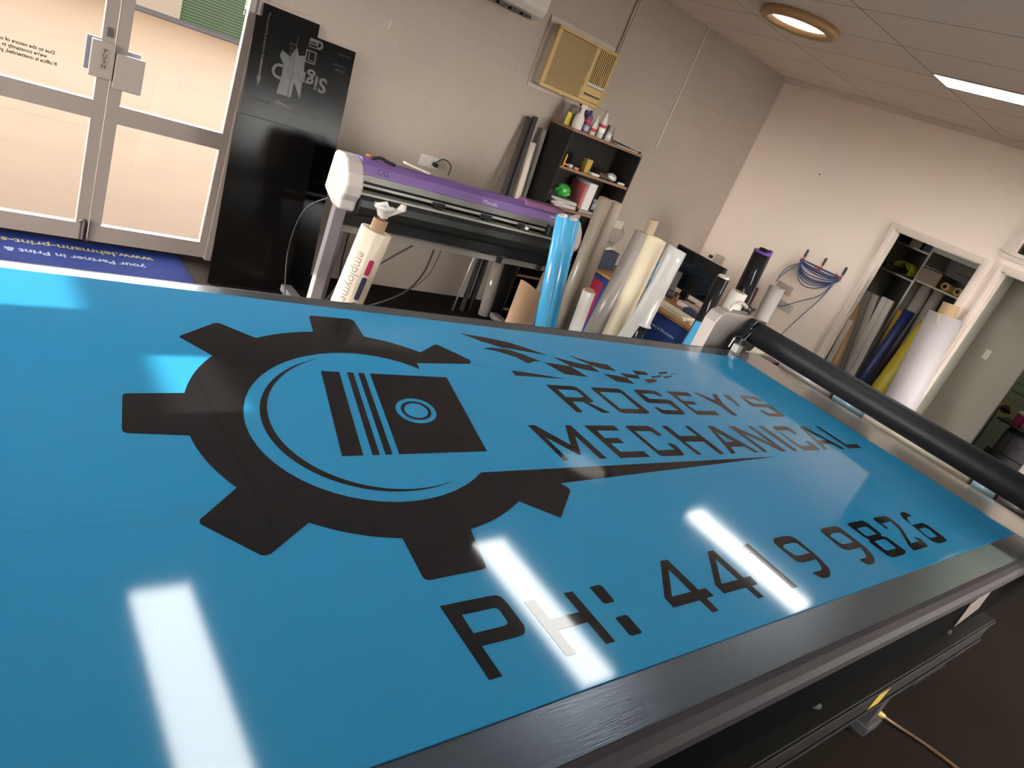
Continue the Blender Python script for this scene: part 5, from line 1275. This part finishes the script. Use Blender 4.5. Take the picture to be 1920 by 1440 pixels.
def board(label, b0, t0, w, d, m):
    b0, t0 = Vector(b0), Vector(t0)
    t = thing('foam_board', label, 'board', b0, GR)
    vs = []
    for p in (b0, t0):
        vs += [p + Vector((-d / 2, -w / 2, 0)), p + Vector((d / 2, -w / 2, 0)), p + Vector((d / 2, w / 2, 0)), p + Vector((-d / 2, w / 2, 0))]
    MB().add(vs, [(3, 2, 1, 0), (4, 5, 6, 7), (0, 1, 5, 4), (1, 2, 6, 5), (2, 3, 7, 6), (3, 0, 4, 7)]).build('carton', m, t, bevel=.003)
    MB().add([vs[0] + Vector((-.0008, w * .45, 0)), vs[0] + Vector((-.0008, w * .52, 0)), vs[4] + Vector((-.0008, w * .52, 0)), vs[4] + Vector((-.0008, w * .45, 0))], [(0, 1, 2, 3)]).build('tape', mat('carton_tape', (.26, .23, .19), .4), t)
    return t


cw = mat('carton_white', (.44, .40, .35), .55, var=.04)
board('long white carton leaning in the closet, left of two', (7.25, 2.83, .001), (7.25, 3.09, 1.335), .15, .07, cw)
board('long white carton leaning in the closet, right of two', (7.17, 2.80, .001), (7.17, 2.895, 1.355), .12, .05, cw)
board('thin pale strip leaning beside the left jamb of the closet doorway', (6.91, 2.96, .001), (6.91, 2.995, 1.05), .045, .026, cw)
roll('slim mustard roll left of the navy roll in the closet', (7.27, 2.69, 0), (7.27, 2.77, 1.30), .036, mat('mustard_film', (.34, .20, .02), .4), rc=.02, group=GR)
roll('navy blue roll in the middle of the closet doorway', (7.05, 2.685, 0), (7.06, 2.625, 1.345), .050, mat('navy_film', (.010, .018, .085), .4), rc=.03, group=GR)
roll('wide yellow film roll behind the big white roll', (7.08, 2.52, 0), (7.10, 2.42, 1.31), .088, mat('yellow_film', (.42, .33, .02), .4), rc=.03, group=GR)
roll('slim white tube right of the navy roll in the closet', (7.37, 2.65, 0), (7.39, 2.60, 1.35), .034, cw, name='paper_tube', rc=.02, group=GR, cat='tube')
roll('second slim white tube right of the navy roll', (7.46, 2.57, 0), (7.48, 2.54, 1.41), .030, cw, name='paper_tube', rc=.02, group=GR, cat='tube')
grey_r = mat('closet_grey_film', (.30, .27, .23), .4, var=.04)
roll('grey roll standing under the closet shelf, left of two', (7.60, 2.80, 0), (7.60, 2.805, 1.585), .058, grey_r, rc=.03, group=GR)
roll('grey roll standing under the closet shelf, right of two', (7.60, 2.66, 0), (7.60, 2.68, 1.585), .055, grey_r, rc=.03, group=GR)
t = roll('very large white paper roll leaning on the right jamb of the closet doorway', (6.58, 2.04, 0), (6.60, 2.184, 1.47), .136, mat('big_white_paper', (.40, .365, .365), .6, var=.02), name='paper_roll', rc=.070, core_out=.10, core_m=mat('tan_core', (.46, .32, .18), .7), wall=.010, group='paper tubes')
MB().add([(6.458, 2.20, 1.47), (6.457, 2.17, 1.475), (6.458, 2.15, 1.40), (6.458, 2.165, 1.385)], [(0, 1, 2, 3)]).build('masking_tape', mat('masking_tape', (.50, .44, .28), .5), t)

# ================================================================= HALL BEHIND THE RIGHT WALL
t = thing('light_switch', 'white light switch on the hall wall right of the big paper roll', 'switch', (7.3, 1.94, 1.28))
MB().box(7.288, 7.2995, 1.915, 1.965, 1.235, 1.325).build('plate', white_p, t, bevel=.003)
MB().box(7.283, 7.288, 1.93, 1.95, 1.265, 1.295).build('rocker', white_p, t)
pr = thing('printer', 'dark wide format printer with magenta ink packs in the hall at the right edge', 'printer', (8.5, 1.3, 0))
pm = mat('printer_dark', (.085, .075, .085), .45, var=.05)
MB().prism([(8.20, .10), (8.20, .66), (8.30, .70), (8.80, .70), (8.80, .10)], 'y', .6, 1.66).build('body', pm, pr, bevel=.01)
MB().box(8.16, 8.20, .6, 1.70, .36, .44).build('front_lip', mat('printer_black', (.03, .027, .03), .4), pr, bevel=.005)
MB().box(8.10, 8.40, .9, 1.76, .725, .745).build('ink_tray', MATS['printer_black'], pr, bevel=.004)
b = MB().box(8.195, 8.199, 1.575, 1.583, .44, .66)
b.build('panel_joint', alu_dk, pr)
mg = mat('ink_magenta', (.42, .012, .12), .35)
for y in (1.585, 1.50, 1.415):
    c = MB().box(8.14, 8.34, y, y + .06, .7455, .88).build('ink_pack', mg, pr, bevel=.004)
    MB().box(8.138, 8.20, y, y + .06, .862, .885).build('label', tx, c)
text_obj('brand_lettering', 'JV', .10, MATS['printer_black'], pr, lambda a, c: Vector((8.1985, 1.50 - a, .545 + c)), shear=.3)
GP = 'small notices on the far hall wall'
green = mat('notice_green', (.06, .16, .07), .5)
gl_p = mat('notice_sheet', (.42, .44, .37), .4)
for (y0, y1, z0, z1, lab) in ((1.60, 2.12, .905, .985, 'green ruled notice, upper of the two on the far hall wall'), (1.60, 2.12, .80, .885, 'green ruled notice, lower of the two on the far hall wall')):
    t = thing('notice', lab, 'notice', (9.59, (y0 + y1) / 2, z0), GP)
    MB().box(9.592, 9.5995, y0, y1, z0, z1).build('sheet', gl_p, t)
    MB().box(9.588, 9.592, y0, y1, z1 - .012, z1).build('top_rule', green, t)
t = thing('notice', 'yellow edged picture below the green ruled notices in the hall', 'notice', (9.59, 2.06, .56), GP)
MB().box(9.592, 9.5995, 1.99, 2.13, .555, .76).build('sheet', mat('notice_yellow', (.46, .40, .20), .5), t)
MB().lathe((9.590, 2.065, .66), (9.5918, 2.065, .66), [(0, .05), (1, .05)], 24).build('picture', mat('notice_maroon', (.12, .05, .05), .5), t)
MB().box(9.589, 9.5905, 2.0, 2.12, .632, .665).build('picture_band', black_p, t)

# ================================================================= FLOOR MAT AND THINGS BELOW THE TABLE
mt = thing('door_mat', 'blue printed door mat with upside down lettering inside the glass door', 'mat', (.4, 4.65, 0))
MB().box(-.55, 1.39, 4.20, 4.845, .0005, .007).build('pile', mat('mat_blue', (0.0042, 0.0095, 0.055), 0.9, spec=.03, var=.12, scale=40, bump=.3, bscale=300), mt)
MB().box(-.57, 1.41, 4.18, 4.20, .0004, .006).box(1.39, 1.41, 4.20, 4.865, .0004, .006).box(-.57, -.55, 4.20, 4.865, .0004, .006).box(-.55, 1.39, 4.845, 4.865, .0004, .006).build('border', mat('mat_border', (.006, .007, .016), .9, spec=.03), mt)
mxf = lambda cx, cy: (lambda a, c: Vector((cx - a, cy - c, .0076)))
text_obj('lettering', 'www.lehmann-print-solutions', .092, mat('mat_gold', (.13, .115, .055), .9, spec=.05), mt, mxf(.66, 4.71), bold=.002)
text_obj('lettering', 'your Partner in Print & Design', .078, mat('mat_white', (.11, .12, .16), .9, spec=.05), mt, mxf(.66, 4.57), bold=.002)
t = thing('extension_cord', 'brown cord with a yellow plug lying on the dark floor at lower right', 'cord', (3.3, .44, 0))
MB().tube(cat_path([(3.30, .40, .03), (3.36, .33, .012), (3.42, .20, .008), (3.46, .02, .008), (3.52, -.3, .008)], 8), .008).build('cord', mat('cord_brown', (.13, .075, .03), .5), t)
MB().lathe((3.24, .47, .03), (3.31, .39, .03), [(0, .014), (.4, .022), (.8, .016), (1, .010)], 14).build('plug', mat('plug_yellow', (.40, .26, .03), .45), t)
t = thing('floor_box', 'black plastic box on the dark floor past the end of the table', 'box', (3.97, .56, 0))
MB().box(3.74, 4.20, .43, .70, .0005, .15).build('body', black_p, t, bevel=.012)
MB().box(3.72, 4.22, .42, .71, .15, .175).build('lid', black_p, t, bevel=.008)
